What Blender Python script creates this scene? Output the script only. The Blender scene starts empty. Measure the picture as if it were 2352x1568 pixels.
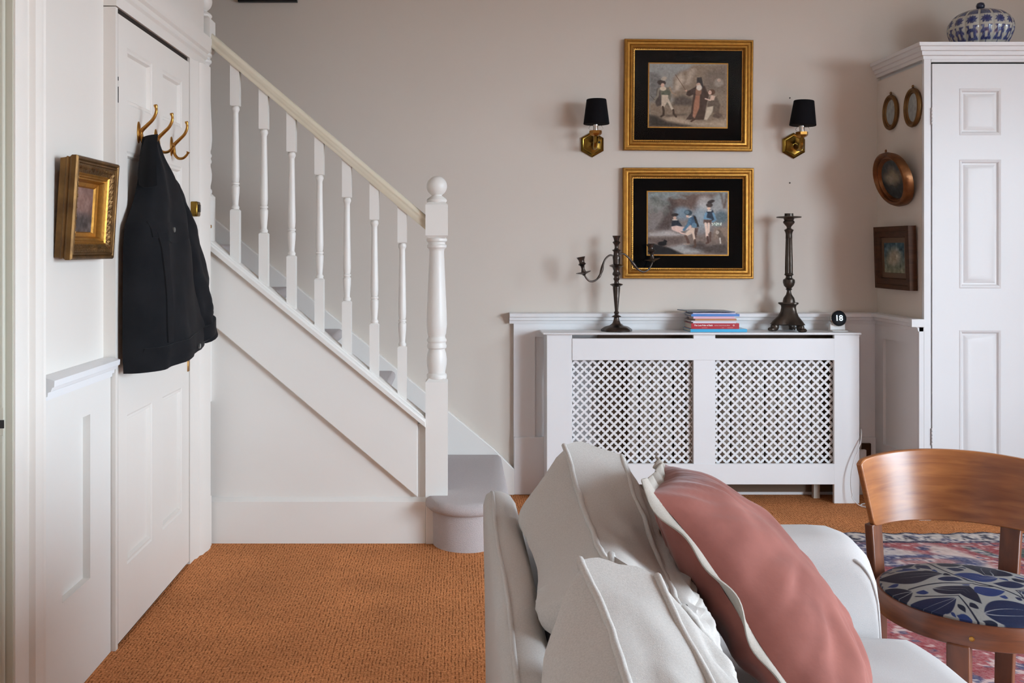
import bpy, bmesh, math, random
import numpy as np
from mathutils import Vector, Matrix, noise
random.seed(7); RNG = np.random.default_rng(7)
C = bpy.context.scene.collection
SC = bpy.context.scene
R = math.radians

# ------------------------------------------------------------------ camera
F, CX, CY, H = 2250.0, 1050.0, 570.0, 1.25        # focal length and principal point in pixels of a 2352x1568 frame, eye height
def at(u, v, Y):                                   # a measured picture point at a known distance -> metres
    return Vector(((u - CX) * Y / F, Y, H - (v - CY) * Y / F))
cam = bpy.data.cameras.new('camera'); camo = bpy.data.objects.new('camera', cam); C.objects.link(camo)
camo.location = (0, 0, H); camo.rotation_euler = (R(90), 0, 0)
cam.sensor_width = 36; cam.lens = 36 * F / 2352
cam.shift_x = (1176 - CX) / 2352; cam.shift_y = -(784 - CY) / 2352
cam.clip_start = 0.05
SC.camera = camo

# ------------------------------------------------------------------ light
w = bpy.data.worlds.new('world'); SC.world = w; w.use_nodes = True          # even overcast sky, seen only through the two windows
w.node_tree.nodes['Background'].inputs[0].default_value = (0.71, 0.86, 1.0, 1)
w.node_tree.nodes['Background'].inputs[1].default_value = 25.5
def portal(name, loc, sy, sz):                     # tells the renderer where the sky comes in
    l = bpy.data.lights.new(name, 'AREA'); l.shape = 'RECTANGLE'; l.size = sz; l.size_y = sy; l.cycles.is_portal = True
    o = bpy.data.objects.new(name, l); C.objects.link(o); o.location = loc
    o.rotation_euler = (0, R(90), 0)
    return o
portal('far_window_opening', (4.12, 2.75, 1.85), 0.60, 0.90)
portal('near_window_opening', (4.12, 0.35, 1.35), 2.70, 1.90)
SC.view_settings.view_transform = 'Standard'; SC.view_settings.look = 'None'
SC.view_settings.gamma = 1; SC.view_settings.use_curve_mapping = False
SC.view_settings.exposure = 0.17
SC.cycles.use_denoising = True
SC.cycles.max_bounces = 8; SC.cycles.diffuse_bounces = 5; SC.cycles.glossy_bounces = 4
SC.cycles.sample_clamp_indirect = 6

# ------------------------------------------------------------------ materials
def lin(c):
    c = np.asarray(c, float) / 255.0
    return np.where(c <= 0.04045, c / 12.92, ((c + 0.055) / 1.055) ** 2.4)
def L4(c): return (*[float(x) for x in lin(c)], 1)
def M(name, col=(200, 200, 200), rough=0.5, metal=0.0, bump=None, var=None, coat=0, sheen=0, attr=None, spec=0.5, stretch=(1, 1, 1), emit=0):
    m = bpy.data.materials.new(name); m.use_nodes = True
    nt = m.node_tree; n = nt.nodes; ln = nt.links; b = n['Principled BSDF']
    b.inputs['Base Color'].default_value = L4(col); b.inputs['Roughness'].default_value = rough
    b.inputs['Metallic'].default_value = metal; b.inputs['Specular IOR Level'].default_value = spec
    b.inputs['Coat Weight'].default_value = coat; b.inputs['Sheen Weight'].default_value = sheen
    b.inputs['Sheen Roughness'].default_value = 0.4
    tc = n.new('ShaderNodeTexCoord'); mp = n.new('ShaderNodeMapping'); mp.inputs['Scale'].default_value = stretch
    ln.new(tc.outputs['Object'], mp.inputs['Vector'])
    src = None
    if attr:
        a = n.new('ShaderNodeAttribute'); a.attribute_name = attr; src = a.outputs['Color']
        ln.new(src, b.inputs['Base Color'])
    if var:
        sc, amt, c2 = var
        t = n.new('ShaderNodeTexNoise'); t.inputs['Scale'].default_value = sc; t.inputs['Detail'].default_value = 6
        ln.new(mp.outputs[0], t.inputs['Vector'])
        r = n.new('ShaderNodeMapRange'); r.inputs[1].default_value = 0.35; r.inputs[2].default_value = 0.68
        r.inputs[4].default_value = amt; ln.new(t.outputs[0], r.inputs[0])
        mx = n.new('ShaderNodeMix'); mx.data_type = 'RGBA'
        mx.inputs[6].default_value = L4(col); mx.inputs[7].default_value = L4(c2)
        if src: ln.new(src, mx.inputs[6])
        ln.new(r.outputs[0], mx.inputs[0]); ln.new(mx.outputs[2], b.inputs['Base Color'])
    if bump:
        sc, st, dist = bump
        t = n.new('ShaderNodeTexNoise'); t.inputs['Scale'].default_value = sc; t.inputs['Detail'].default_value = 4
        ln.new(mp.outputs[0], t.inputs['Vector'])
        bp = n.new('ShaderNodeBump'); bp.inputs['Strength'].default_value = st; bp.inputs['Distance'].default_value = dist
        ln.new(t.outputs[0], bp.inputs['Height']); ln.new(bp.outputs[0], b.inputs['Normal'])
    if emit:
        b.inputs['Emission Color'].default_value = L4(col); b.inputs['Emission Strength'].default_value = emit
    return m
def nodes_of(m): return m.node_tree.nodes, m.node_tree.links, m.node_tree.nodes['Principled BSDF']

m_wall = M('wall_paint', (214, 204, 193), 0.75, bump=(60, 0.06, 0.004), var=(1.3, 0.25, (207, 196, 184)), spec=0.3)
m_stairpaint = M('stair_paint', (231, 227, 221), 0.4, bump=(30, 0.07, 0.004), var=(2.5, 0.3, (226, 221, 214)))
m_white = M('white_gloss_paint', (232, 231, 231), 0.38, bump=(35, 0.06, 0.004), var=(2.5, 0.3, (228, 226, 225)))
m_cream = M('cream_paint', (229, 222, 214), 0.42, bump=(28, 0.09, 0.004), var=(2.5, 0.3, (224, 215, 205)))
m_olive = M('jamb_paint', (196, 192, 176), 0.45, bump=(20, 0.2, 0.006))
m_ceil = M('ceiling_paint', (225, 222, 218), 0.9)
m_rail = M('aged_cream_paint', (222, 212, 192), 0.33, bump=(25, 0.08, 0.003), var=(5, 0.4, (205, 192, 160)))
m_ground = M('paving', (120, 118, 114), 0.9)
m_dark = M('reveal_shade_black', (22, 18, 15), 0.8)  # near-black for shade painted in behind the cupboard door's edge
m_stair = M('mauve_stair_carpet', (208, 197, 195), 0.95, bump=(420, 0.9, 0.006), var=(260, 0.55, (192, 182, 179)), sheen=0.3, spec=0.1)
m_linen = M('natural_linen', (190, 184, 178), 0.9, bump=(700, 0.35, 0.0015), var=(420, 0.5, (164, 158, 152)), sheen=0.15, spec=0.15)
m_linen2 = M('sofa_linen', (184, 178, 175), 0.9, bump=(700, 0.35, 0.0015), var=(420, 0.45, (172, 168, 166)), sheen=0.15, spec=0.15)
m_trim = M('flax_trim', (166, 157, 147), 0.92, bump=(600, 0.4, 0.0015), var=(500, 0.4, (142, 133, 123)), spec=0.15)
m_pink = M('pink_velvet', (146, 90, 80), 0.8, bump=(60, 0.12, 0.004), var=(8, 0.75, (112, 64, 56)), sheen=0.18, spec=0.15)
m_gold = M('gilt', (176, 126, 54), 0.38, 0.8, bump=(120, 0.2, 0.003), var=(60, 0.45, (126, 86, 38)))
m_oldgold = M('antique_gilt', (124, 90, 48), 0.42, 0.7, bump=(90, 0.3, 0.003), var=(22, 0.7, (74, 50, 26)))
m_ovalgilt = M('reddish_gilt', (126, 80, 44), 0.36, 0.75, bump=(90, 0.2, 0.003), var=(26, 0.6, (72, 44, 24)))
m_brass = M('brass', (178, 130, 66), 0.28, 1.0, bump=(40, 0.08, 0.003), var=(20, 0.5, (140, 98, 44)))
m_agedbrass = M('aged_brass', (150, 118, 52), 0.25, 1.0, bump=(30, 0.12, 0.004), var=(14, 0.7, (78, 58, 26)))
m_chrome = M('nickel', (190, 186, 180), 0.2, 1.0)
m_pewter = M('dark_pewter', (84, 74, 68), 0.3, 0.85, bump=(50, 0.15, 0.003), var=(24, 0.6, (50, 44, 40)))
m_bronze = M('dark_bronze', (80, 70, 62), 0.34, 0.7, bump=(45, 0.25, 0.004), var=(18, 0.6, (44, 38, 34)))
m_mat = M('black_mount', (5, 5, 5), 0.8, spec=0.05)
m_shade = M('black_shade', (17, 15, 18), 0.9, bump=(300, 0.2, 0.001), spec=0.15)
m_jacket = M('black_denim', (26, 26, 28), 0.95, bump=(500, 0.3, 0.0015), var=(12, 0.5, (36, 36, 38)), spec=0.1, sheen=0.08)
m_paint = M('painted_print', attr='Col', rough=0.75, spec=0.2)
m_china = M('glazed_china', attr='Col', rough=0.16, coat=0.4)
m_fabric = M('leaf_fabric', attr='Col', rough=0.6, bump=(900, 0.25, 0.001), spec=0.25)
m_rug = M('worn_rug', attr='Col', rough=0.95, bump=(300, 0.6, 0.004), var=(90, 0.2, (205, 196, 190)), spec=0.1)
m_radiator = M('radiator_enamel', (196, 184, 170), 0.4)
m_cupboard = M('toned_down_white', (218, 216, 215), 0.45, bump=(35, 0.06, 0.004))  # same white as the woodwork, darkened in colour against strong window light
m_plaster = M('dusty_plaster', (104, 84, 68), 0.9)
m_pages = M('page_edges', (214, 206, 192), 0.85, bump=(900, 0.4, 0.001), stretch=(0.05, 0.05, 8))
m_plaswhite = M('white_plastic', (228, 226, 224), 0.35)
m_glassface = M('black_glass', (10, 13, 18), 0.45, spec=0.15)
m_digit = M('lit_digits', (225, 245, 255), 0.5, emit=.9)
m_walnut = M('dark_walnut', (74, 46, 27), 0.6, spec=0.2, bump=(60, 0.15, 0.002), stretch=(1, 1, 6), var=(14, 0.6, (44, 26, 16)))
m_button = M('steel_button', (150, 152, 150), 0.35, 0.8)
m_blackmetal = M('black_fitting', (14, 12, 11), 0.4)
m_gapshade = M('door_gap_shade', (40, 30, 24), 0.95)  # dark brown standing in for shade in the door gaps

def wood(name, c1, c2, rough, axis_scale, coat=0.3):
    m = M(name, c1, rough, coat=coat); n, ln, b = nodes_of(m)
    tc = n.new('ShaderNodeTexCoord'); mp = n.new('ShaderNodeMapping'); mp.inputs['Scale'].default_value = axis_scale
    t = n.new('ShaderNodeTexNoise'); t.inputs['Scale'].default_value = 6; t.inputs['Detail'].default_value = 7; t.inputs['Distortion'].default_value = 0.6
    ln.new(tc.outputs['Object'], mp.inputs['Vector']); ln.new(mp.outputs[0], t.inputs['Vector'])
    r = n.new('ShaderNodeValToRGB'); r.color_ramp.elements[0].position = 0.32; r.color_ramp.elements[1].position = 0.68
    r.color_ramp.elements[0].color = L4(c2); r.color_ramp.elements[1].color = L4(c1)
    ln.new(t.outputs[0], r.inputs[0]); ln.new(r.outputs[0], b.inputs['Base Color'])
    b.inputs['Coat Roughness'].default_value = 0.25
    return m
m_cherry = wood('cherry_veneer', (166, 104, 56), (128, 72, 36), 0.34, (1.2, 1.2, 9))
m_cherrydark = wood('cherry_solid', (116, 64, 34), (82, 42, 23), 0.42, (5, 5, 1.2), .15)
m_cherryrim = wood('cherry_rim', (122, 66, 34), (90, 46, 24), 0.40, (1.4, 1.4, 12), .2)

def glass_mat():
    m = bpy.data.materials.new('picture_glass'); m.use_nodes = True
    nt = m.node_tree; n = nt.nodes; ln = nt.links; n.remove(n['Principled BSDF'])
    tr = n.new('ShaderNodeBsdfTransparent'); gl = n.new('ShaderNodeBsdfGlossy'); gl.inputs['Roughness'].default_value = 0.03
    mx = n.new('ShaderNodeMixShader'); fr = n.new('ShaderNodeFresnel'); fr.inputs[0].default_value = 1.22
    ln.new(fr.outputs[0], mx.inputs[0]); ln.new(tr.outputs[0], mx.inputs[1]); ln.new(gl.outputs[0], mx.inputs[2])
    ln.new(mx.outputs[0], n['Material Output'].inputs[0]); return m
m_glass = glass_mat()

def sisal_mat():
    m = M('orange_coir', (190, 112, 58), 0.95, spec=0.1); n, ln, b = nodes_of(m)
    tc = n.new('ShaderNodeTexCoord')
    def mapn(s, rz=0):
        mp = n.new('ShaderNodeMapping'); mp.inputs['Scale'].default_value = s; ln.new(tc.outputs['Object'], mp.inputs['Vector']); return mp.outputs[0]
    def math_(op, a, bb):
        k = n.new('ShaderNodeMath'); k.operation = op
        for i, x in enumerate((a, bb)):
            if isinstance(x, (int, float)): k.inputs[i].default_value = x
            else: ln.new(x, k.inputs[i])
        return k.outputs[0]
    ns = n.new('ShaderNodeTexNoise'); ns.inputs['Scale'].default_value = 9; ln.new(mapn((1, 1, 1)), ns.inputs['Vector'])
    ns2 = n.new('ShaderNodeTexNoise'); ns2.inputs['Scale'].default_value = 1; ln.new(mapn((45, 6, 1)), ns2.inputs['Vector'])
    sx = n.new('ShaderNodeSeparateXYZ'); ln.new(tc.outputs['Object'], sx.inputs[0])
    # columns run away from the viewer, 10.5 mm apart, slightly wandering; knots 15 mm long within each column
    xx = math_('ADD', sx.outputs[0], math_('MULTIPLY', ns.outputs[0], 0.012))
    colf = math_('ABSOLUTE', math_('SINE', math_('MULTIPLY', xx, math.pi / 0.0108), 0), 0)
    yy = math_('ADD', sx.outputs[1], math_('MULTIPLY', ns2.outputs[0], 0.04))
    rowf = math_('ABSOLUTE', math_('SINE', math_('MULTIPLY', yy, math.pi / 0.0150), 0), 0)
    fine = n.new('ShaderNodeTexNoise'); fine.inputs['Scale'].default_value = 1; fine.inputs['Detail'].default_value = 5
    ln.new(mapn((170, 90, 60)), fine.inputs['Vector'])
    pit = n.new('ShaderNodeTexNoise'); pit.inputs['Scale'].default_value = 1; pit.inputs['Detail'].default_value = 2; ln.new(mapn((95, 48, 1)), pit.inputs['Vector'])
    pk = n.new('ShaderNodeMapRange'); pk.inputs[1].default_value = 0.40; pk.inputs[2].default_value = 0.56; pk.inputs[3].default_value = 0.0; pk.inputs[4].default_value = 1.0; ln.new(pit.outputs[0], pk.inputs[0])
    cgap = math_('MULTIPLY', math_('SUBTRACT', 1.0, math_('POWER', colf, 0.6)), math_('SUBTRACT', 1.15, pk.outputs[0]))
    h1 = math_('ADD', math_('SUBTRACT', 0.85, math_('MULTIPLY', cgap, 0.55)), math_('MULTIPLY', math_('POWER', rowf, 0.5), 0.14))
    h2 = math_('ADD', math_('SUBTRACT', h1, 0.22), math_('MULTIPLY', fine.outputs[0], 1.25))
    bp = n.new('ShaderNodeBump'); bp.inputs['Strength'].default_value = 0.9; bp.inputs['Distance'].default_value = 0.006
    ln.new(h2, bp.inputs['Height']); ln.new(bp.outputs[0], b.inputs['Normal'])
    r = n.new('ShaderNodeValToRGB'); r.color_ramp.elements[0].position = 0.45; r.color_ramp.elements[0].color = L4((122, 70, 38))
    r.color_ramp.elements[1].position = 1.05; r.color_ramp.elements[1].color = L4((232, 164, 112))
    e = r.color_ramp.elements.new(0.85); e.color = L4((214, 140, 88))
    hh = math_('MULTIPLY', h2, 0.62); ln.new(hh, r.inputs[0])
    big = n.new('ShaderNodeTexNoise'); big.inputs['Scale'].default_value = 3.5; big.inputs['Detail'].default_value = 5; ln.new(mapn((1, 1, 1)), big.inputs['Vector'])
    mr = n.new('ShaderNodeMapRange'); mr.inputs[1].default_value = 0.3; mr.inputs[2].default_value = 0.7; mr.inputs[3].default_value = 0.84; mr.inputs[4].default_value = 1.1
    ln.new(big.outputs[0], mr.inputs[0])
    mx = n.new('ShaderNodeVectorMath'); mx.operation = 'SCALE'; ln.new(r.outputs[0], mx.inputs[0]); ln.new(mr.outputs[0], mx.inputs['Scale'])
    ln.new(mx.outputs[0], b.inputs['Base Color']); return m
m_sisal = sisal_mat()

# ------------------------------------------------------------------ mesh helpers
class MB:
    def __init__(s): s.v = []; s.f = []; s.c = None
    def add(s, vs, fs):
        o = len(s.v); s.v += [tuple(p) for p in vs]; s.f += [tuple(i + o for i in f) for f in fs]; return s
    def box(s, x0, x1, y0, y1, z0, z1):
        return s.add([(x0, y0, z0), (x1, y0, z0), (x1, y1, z0), (x0, y1, z0), (x0, y0, z1), (x1, y0, z1), (x1, y1, z1), (x0, y1, z1)],
                     [(0, 3, 2, 1), (4, 5, 6, 7), (0, 1, 5, 4), (1, 2, 6, 5), (2, 3, 7, 6), (3, 0, 4, 7)])
    def loft(s, rings, cap=True, closed=True):
        n = len(rings[0]); o = []
        for r in rings: o += list(r)
        fs = []
        for i in range(len(rings) - 1):
            for j in range(n if closed else n - 1):
                k = (j + 1) % n
                fs.append((i * n + j, i * n + k, (i + 1) * n + k, (i + 1) * n + j))
        if cap: fs += [tuple(reversed(range(n))), tuple((len(rings) - 1) * n + j for j in range(n))]
        return s.add(o, fs)
    def prism(s, poly, d):                      # poly: 3-D points, d: extrusion vector
        d = Vector(d); return s.loft([[Vector(p) for p in poly], [Vector(p) + d for p in poly]])
    def lathe(s, x, y, prof, n=20, ax=None, mod=None):
        rings = []
        for (r, z) in prof:
            ring = []
            for j in range(n):
                a = 2 * math.pi * j / n; rr = r * (mod(a, z) if mod else 1)
                p = Vector((rr * math.cos(a), rr * math.sin(a), z))
                if ax is not None: p = ax @ p
                ring.append((x + p[0], y + p[1], p[2]) if ax is None else p)
            rings.append(ring)
        return s.loft(rings)
    def tube(s, pts, rad, n=8):
        pts = [Vector(p) for p in pts]; rings = []
        up = Vector((0.123, 0.3, 1)).normalized()
        for i, p in enumerate(pts):
            t = (pts[min(i + 1, len(pts) - 1)] - pts[max(i - 1, 0)]).normalized()
            a = t.cross(up)
            if a.length < 1e-3: a = t.cross(Vector((1, 0, 0)))
            a.normalize(); b = t.cross(a).normalized(); up = a.cross(t).normalized() if a.cross(t).length > 1e-3 else up
            r = rad[i] if isinstance(rad, (list, tuple)) else rad
            rings.append([p + r * (math.cos(q) * a + math.sin(q) * b) for q in [2 * math.pi * j / n for j in range(n)]])
        return s.loft(rings)
    def sweep(s, prof, A, B, right, up):        # profile (a, b) in the plane right/up, from A to B
        A, B, right, up = Vector(A), Vector(B), Vector(right), Vector(up)
        return s.loft([[A + right * a + up * b for a, b in prof], [B + right * a + up * b for a, b in prof]])
    def ell(s, c, r, n=12, m=8, rot=None):
        rings = []
        for i in range(m + 1):
            ph = -math.pi / 2 + math.pi * i / m; q = max(math.cos(ph), 0.02)
            ring = []
            for j in range(n):
                a = 2 * math.pi * j / n; p = Vector((r[0] * q * math.cos(a), r[1] * q * math.sin(a), r[2] * math.sin(ph)))
                if rot: p = rot @ p
                ring.append(Vector(c) + p)
            rings.append(ring)
        return s.loft(rings)
    def grid(s, fn, nu, nv, closed_u=False):
        vs = [fn(i / nu if closed_u else i / (nu - 1), j / (nv - 1)) for j in range(nv) for i in range(nu)]
        fs = []
        for j in range(nv - 1):
            for i in range(nu if closed_u else nu - 1):
                k = (i + 1) % nu
                fs.append((j * nu + i, j * nu + k, (j + 1) * nu + k, (j + 1) * nu + i))
        return s.add(vs, fs)
    def build(s, name, mat, parent=None, origin=None, smooth=35, bevel=0, seg=2, kind=None, label=None, cols=None, flip=False):
        o0 = Vector(origin) if origin is not None else (parent_world(parent) if parent else Vector((0, 0, 0)))
        me = bpy.data.meshes.new(name)
        me.from_pydata([tuple(Vector(p) - o0) for p in s.v], [], [tuple(reversed(f)) for f in s.f] if flip else s.f)
        if cols is not None:
            a = me.color_attributes.new('Col', 'FLOAT_COLOR', 'POINT')
            d = np.ones((len(s.v), 4), np.float32); d[:, :3] = cols; a.data.foreach_set('color', d.ravel())
        bm = bmesh.new(); bm.from_mesh(me)
        if cols is None: bmesh.ops.remove_doubles(bm, verts=bm.verts, dist=1e-5)
        bmesh.ops.recalc_face_normals(bm, faces=bm.faces); bm.to_mesh(me); bm.free()
        if smooth:
            me.polygons.foreach_set('use_smooth', [True] * len(me.polygons)); me.set_sharp_from_angle(angle=R(smooth))
        me.materials.append(mat)
        o = bpy.data.objects.new(name, me); C.objects.link(o)
        if parent:
            o.parent = parent; o.location = o0 - parent_world(parent)
        else: o.location = o0
        if bevel:
            b = o.modifiers.new('bevel', 'BEVEL'); b.width = bevel; b.segments = seg; b.limit_method = 'ANGLE'; b.angle_limit = R(40)
        if kind: o['kind'] = kind
        if label: o['label'] = label
        return o
def parent_world(o):
    v = Vector((0, 0, 0))
    while o is not None: v = v + o.location; o = o.parent
    return v
def tag(o, label, cat, group=None, kind=None):
    o['label'] = label; o['category'] = cat
    if group: o['group'] = group
    if kind: o['kind'] = kind
    return o
def root(name, loc, label, cat, group=None, kind=None):
    o = bpy.data.objects.new(name, None); o.location = loc; o.empty_display_size = 0.05; C.objects.link(o)
    return tag(o, label, cat, group, kind)
def struct(mb, name, mat, label, cat, bevel=0, **k):
    return tag(mb.build(name, mat, bevel=bevel, **k), label, cat, kind='structure')
def smoothstep(x): x = max(0, min(1, x)); return x * x * (3 - 2 * x)
def lerp(a, b, t): return a + (b - a) * t
def catmull(pts, k=6):
    P = [Vector(p) for p in pts]; out = []
    for i in range(len(P) - 1):
        p0, p1, p2, p3 = P[max(i - 1, 0)], P[i], P[i + 1], P[min(i + 2, len(P) - 1)]
        for j in range(k):
            t = j / k
            out.append(0.5 * ((2 * p1) + (p2 - p0) * t + (2 * p0 - 5 * p1 + 4 * p2 - p3) * t * t + (3 * p1 - p0 - 3 * p2 + p3) * t ** 3))
    out.append(P[-1]); return out
def interp(tab, x):
    xs = [t[0] for t in tab]; return float(np.interp(x, xs, [t[1] for t in tab]))

# ------------------------------------------------------------------ painter (flat prints, glazes and woven patterns)
class Canvas:
    def __init__(s, w, h, col):
        s.w, s.h = w, h; s.a = np.ones((h, w, 3)) * np.array(col, float)
        s.X, s.Y = np.meshgrid(np.linspace(0, 1, w), np.linspace(0, 1, h)); s.asp = h / w
    def put(s, m, col, al=1):
        m = np.clip(m, 0, 1)[..., None] * al; s.a = s.a * (1 - m) + np.array(col, float) * m
    def ell(s, cx, cy, rx, ry, col, al=1, soft=0.25, ang=0):
        dx, dy = s.X - cx, s.Y - cy; c, q = math.cos(R(ang)), math.sin(R(ang))
        d = np.sqrt(((dx * c + dy * q) / rx) ** 2 + ((-dx * q + dy * c) / ry) ** 2)
        s.put((1 + soft / 2 - d) / max(soft, 1e-3), col, al)
    def poly(s, pts, col, al=1, soft=0.008):
        ins = np.zeros(s.X.shape, bool); dm = np.full(s.X.shape, 9.0); n = len(pts)
        for i in range(n):
            (x0, y0), (x1, y1) = pts[i], pts[(i + 1) % n]
            if y0 != y1: ins ^= ((y0 > s.Y) != (y1 > s.Y)) & (s.X < (x1 - x0) * (s.Y - y0) / (y1 - y0) + x0)
            t = np.clip(((s.X - x0) * (x1 - x0) + (s.Y - y0) * (y1 - y0)) / ((x1 - x0) ** 2 + (y1 - y0) ** 2 + 1e-12), 0, 1)
            dm = np.minimum(dm, np.hypot(s.X - x0 - t * (x1 - x0), s.Y - y0 - t * (y1 - y0)))
        d = np.where(ins, dm, -dm); s.put(d / soft + 0.5, col, al)
    def line(s, pts, wd, col, al=1):
        dm = np.full(s.X.shape, 9.0)
        for i in range(len(pts) - 1):
            (x0, y0), (x1, y1) = pts[i], pts[i + 1]
            t = np.clip(((s.X - x0) * (x1 - x0) + (s.Y - y0) * (y1 - y0)) / ((x1 - x0) ** 2 + (y1 - y0) ** 2 + 1e-12), 0, 1)
            dm = np.minimum(dm, np.hypot(s.X - x0 - t * (x1 - x0), s.Y - y0 - t * (y1 - y0)))
        s.put((wd - dm) / (wd * 0.5), col, al)
    def noise(s, nx, ny, amp):
        g = RNG.normal(size=(ny, nx)); xi = np.linspace(0, nx - 1.001, s.w); yi = np.linspace(0, ny - 1.001, s.h)
        x0 = xi.astype(int); y0 = yi.astype(int); fx = (xi - x0)[None]; fy = (yi - y0)[:, None]
        fx = fx * fx * (3 - 2 * fx); fy = fy * fy * (3 - 2 * fy)
        q = g[y0][:, x0] * (1 - fx) * (1 - fy) + g[y0][:, np.minimum(x0 + 1, nx - 1)] * fx * (1 - fy) + g[np.minimum(y0 + 1, ny - 1)][:, x0] * (1 - fx) * fy + g[np.minimum(y0 + 1, ny - 1)][:, np.minimum(x0 + 1, nx - 1)] * fx * fy
        s.a = s.a + (q * amp)[..., None]; return q
    def cols(s, gain=1): return np.clip(lin(np.clip(s.a, 0, 255)) * gain, 0, .9).reshape(-1, 3)      # row-major, top row first
def print_mesh(cv, P00, dx, dy):                 # canvas laid on the parallelogram P00 + x*dx + y*dy (y downward)
    mb = MB(); mb.grid(lambda u, v: Vector(P00) + Vector(dx) * u + Vector(dy) * v, cv.w, cv.h); return mb

# ================================================================== SETTING
XL, YS, YB, XR, YC, XW = -1.06, 4.17, 5.0, 2.144, 4.5, 4.0
CEIL = 2.85
struct(MB().box(-2.6, XW + .15, -6.2, 5.2, -0.1, 0), 'floor', m_sisal, 'orange ribbed coir matting covering the whole floor', 'floor')
struct(MB().box(-2.6, XW + .2, -6.2, 5.2, CEIL, CEIL + .1), 'ceiling', m_ceil, 'plain white ceiling above the room', 'ceiling')
struct(MB().box(-2.6, XW + .2, YB, YB + .15, 0, CEIL), 'wall_back', m_wall, 'off-white painted wall behind stairs and radiator cover', 'wall')
struct(MB().box(XW + .15, 30, -25, 30, -.6, -.5), 'ground_outside', m_ground, 'grey paving outside the windows', 'ground')
struct(MB().box(-2.6, XW + .2, -6.2, -6.05, 0, CEIL), 'wall_front', m_wall, 'off-white wall behind the viewer', 'wall')
mb = MB()
for y0, y1, z0, z1 in [(-6.05, -1.0, 0, CEIL), (-1.0, 1.7, 0, .4), (-1.0, 1.7, 2.3, CEIL), (1.7, 2.45, 0, CEIL), (2.45, 3.05, 0, 1.4), (2.45, 3.05, 2.3, CEIL), (3.05, YB, 0, CEIL)]:
    mb.box(XW, XW + .15, y0, y1, z0, z1)
struct(mb, 'wall_right', m_wall, 'off-white wall with the two windows that light the room', 'wall')
for i, (y0, y1, z0, z1) in enumerate([(2.45, 3.05, 1.4, 2.3), (-1.0, 1.7, .4, 2.3)]):
    mb = MB(); t = .045
    for a, b, c, d in [(y0, y0 + t, z0, z1), (y1 - t, y1, z0, z1), (y0 + t, y1 - t, z0, z0 + t), (y0 + t, y1 - t, z1 - t, z1), (y0 + t, y1 - t, (z0 + z1) / 2 - .02, (z0 + z1) / 2 + .02)]:
        mb.box(XW + .04, XW + .09, a, b, c, d)
    struct(mb, 'window_%d' % (i + 1), m_white, ['white sash window frame at the far end of the right wall', 'white sash window frame at the near end of the right wall'][i], 'window')

# left wall -----------------------------------------------------------
mb = MB()
mb.box(-1.30, -1.098, 2.52, 3.04, 0, CEIL)                       # plain wall between the two doorways
mb.box(-1.30, -1.098, 1.55, 2.52, 2.10, CEIL); mb.box(-1.30, -1.098, -6.05, 1.55, 0, CEIL)
mb.box(-1.30, XL - .006, 3.04, 4.12, 2.135, CEIL)                # above the cupboard-under-stairs door
struct(mb, 'wall_left', m_cream, 'cream painted wall on the left with the gilt picture', 'wall')
mb = MB(); mb.box(-1.30, -1.15, 4.12, 4.14, 0, CEIL); mb.box(-2.6, -2.45, 4.12, 5.0, 0, CEIL); mb.box(-2.6, -1.15, 4.02, 4.12, 0, CEIL)
struct(mb, 'wall_stairwell', m_wall, 'off-white wall enclosing the upper flight of stairs', 'wall')
# jamb and architrave of the near doorway
mb = MB(); mb.box(-1.30, -1.072, 2.362, 2.52, 0, 2.1)
jamb = struct(mb, 'trim_1', m_olive, 'grey-green door jamb with black latch hole at the frame edge', 'door jamb')
mb = MB(); mb.box(-1.16, -1.088, 2.350, 2.363, 0, 2.1); mb.build('door_stop', m_olive, jamb, bevel=.004)
hole = MB(); p = at(8, 972, 2.36); hole.box(p.x - .006, p.x + .006, 2.3482, 2.351, p.z - .01, p.z + .01); hole.build('latch_hole', m_blackmetal, jamb, label='black latch hole in the jamb')
mb = MB(); mb.box(-1.108, -1.088, 2.3492, 2.352, .80, .868); mb.build('strike_plate', m_olive, jamb, bevel=.003)
prof = [(0, -.05), (0, .008), (.012, .012), (.06, .012), (.066, .006), (.080, .006), (.086, .020), (.10, .026), (.118, .026), (.124, .018), (.138, .024), (.150, .016), (.155, -.05)]
mb = MB(); mb.sweep([(a, b) for a, b in prof], (-1.075, 2.366, 0), (-1.075, 2.366, 2.2), (0, 1, 0), (1, 0, 0))
struct(mb, 'trim_2', m_cream, 'white moulded architrave of the doorway at the left edge', 'architrave')
# wainscot of the left wall: frame proud, panel sunk
def lw(v): return v
x_w = -1.074
wl = root('wainscot_left', (-1.09, 2.78, 0), 'white dado panelling below the gilt picture', 'panelling', kind='structure')
y0, y1, zt = 2.52, 3.04, .868
py0, py1, pz0, pz1 = 2.665, 2.868, .285, .765
mb = MB()
for a, b, c, d in [(y0, py0, 0, zt), (py1, y1 - .004, 0, zt), (py0, py1, 0, pz0), (py0, py1, pz1, zt)]: mb.box(-1.11, x_w, a, b, c, d)
mb.build('frame', m_stairpaint, wl)
MB().box(-1.11, x_w - .022, py0, py1, pz0, pz1).build('panel', m_stairpaint, wl)
MB().sweep([(0, .852), (.005, .853), (.006, .863), (.012, .865), (.013, .875), (.020, .878), (.024, .888), (.029, .890), (.030, .906), (.010, .912), (-.03, .912), (-.03, .852)], (x_w, 2.54, 0), (x_w, 3.035, 0), (1, 0, 0), (0, 0, 1)).build('dado_rail', m_white, wl)
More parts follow.
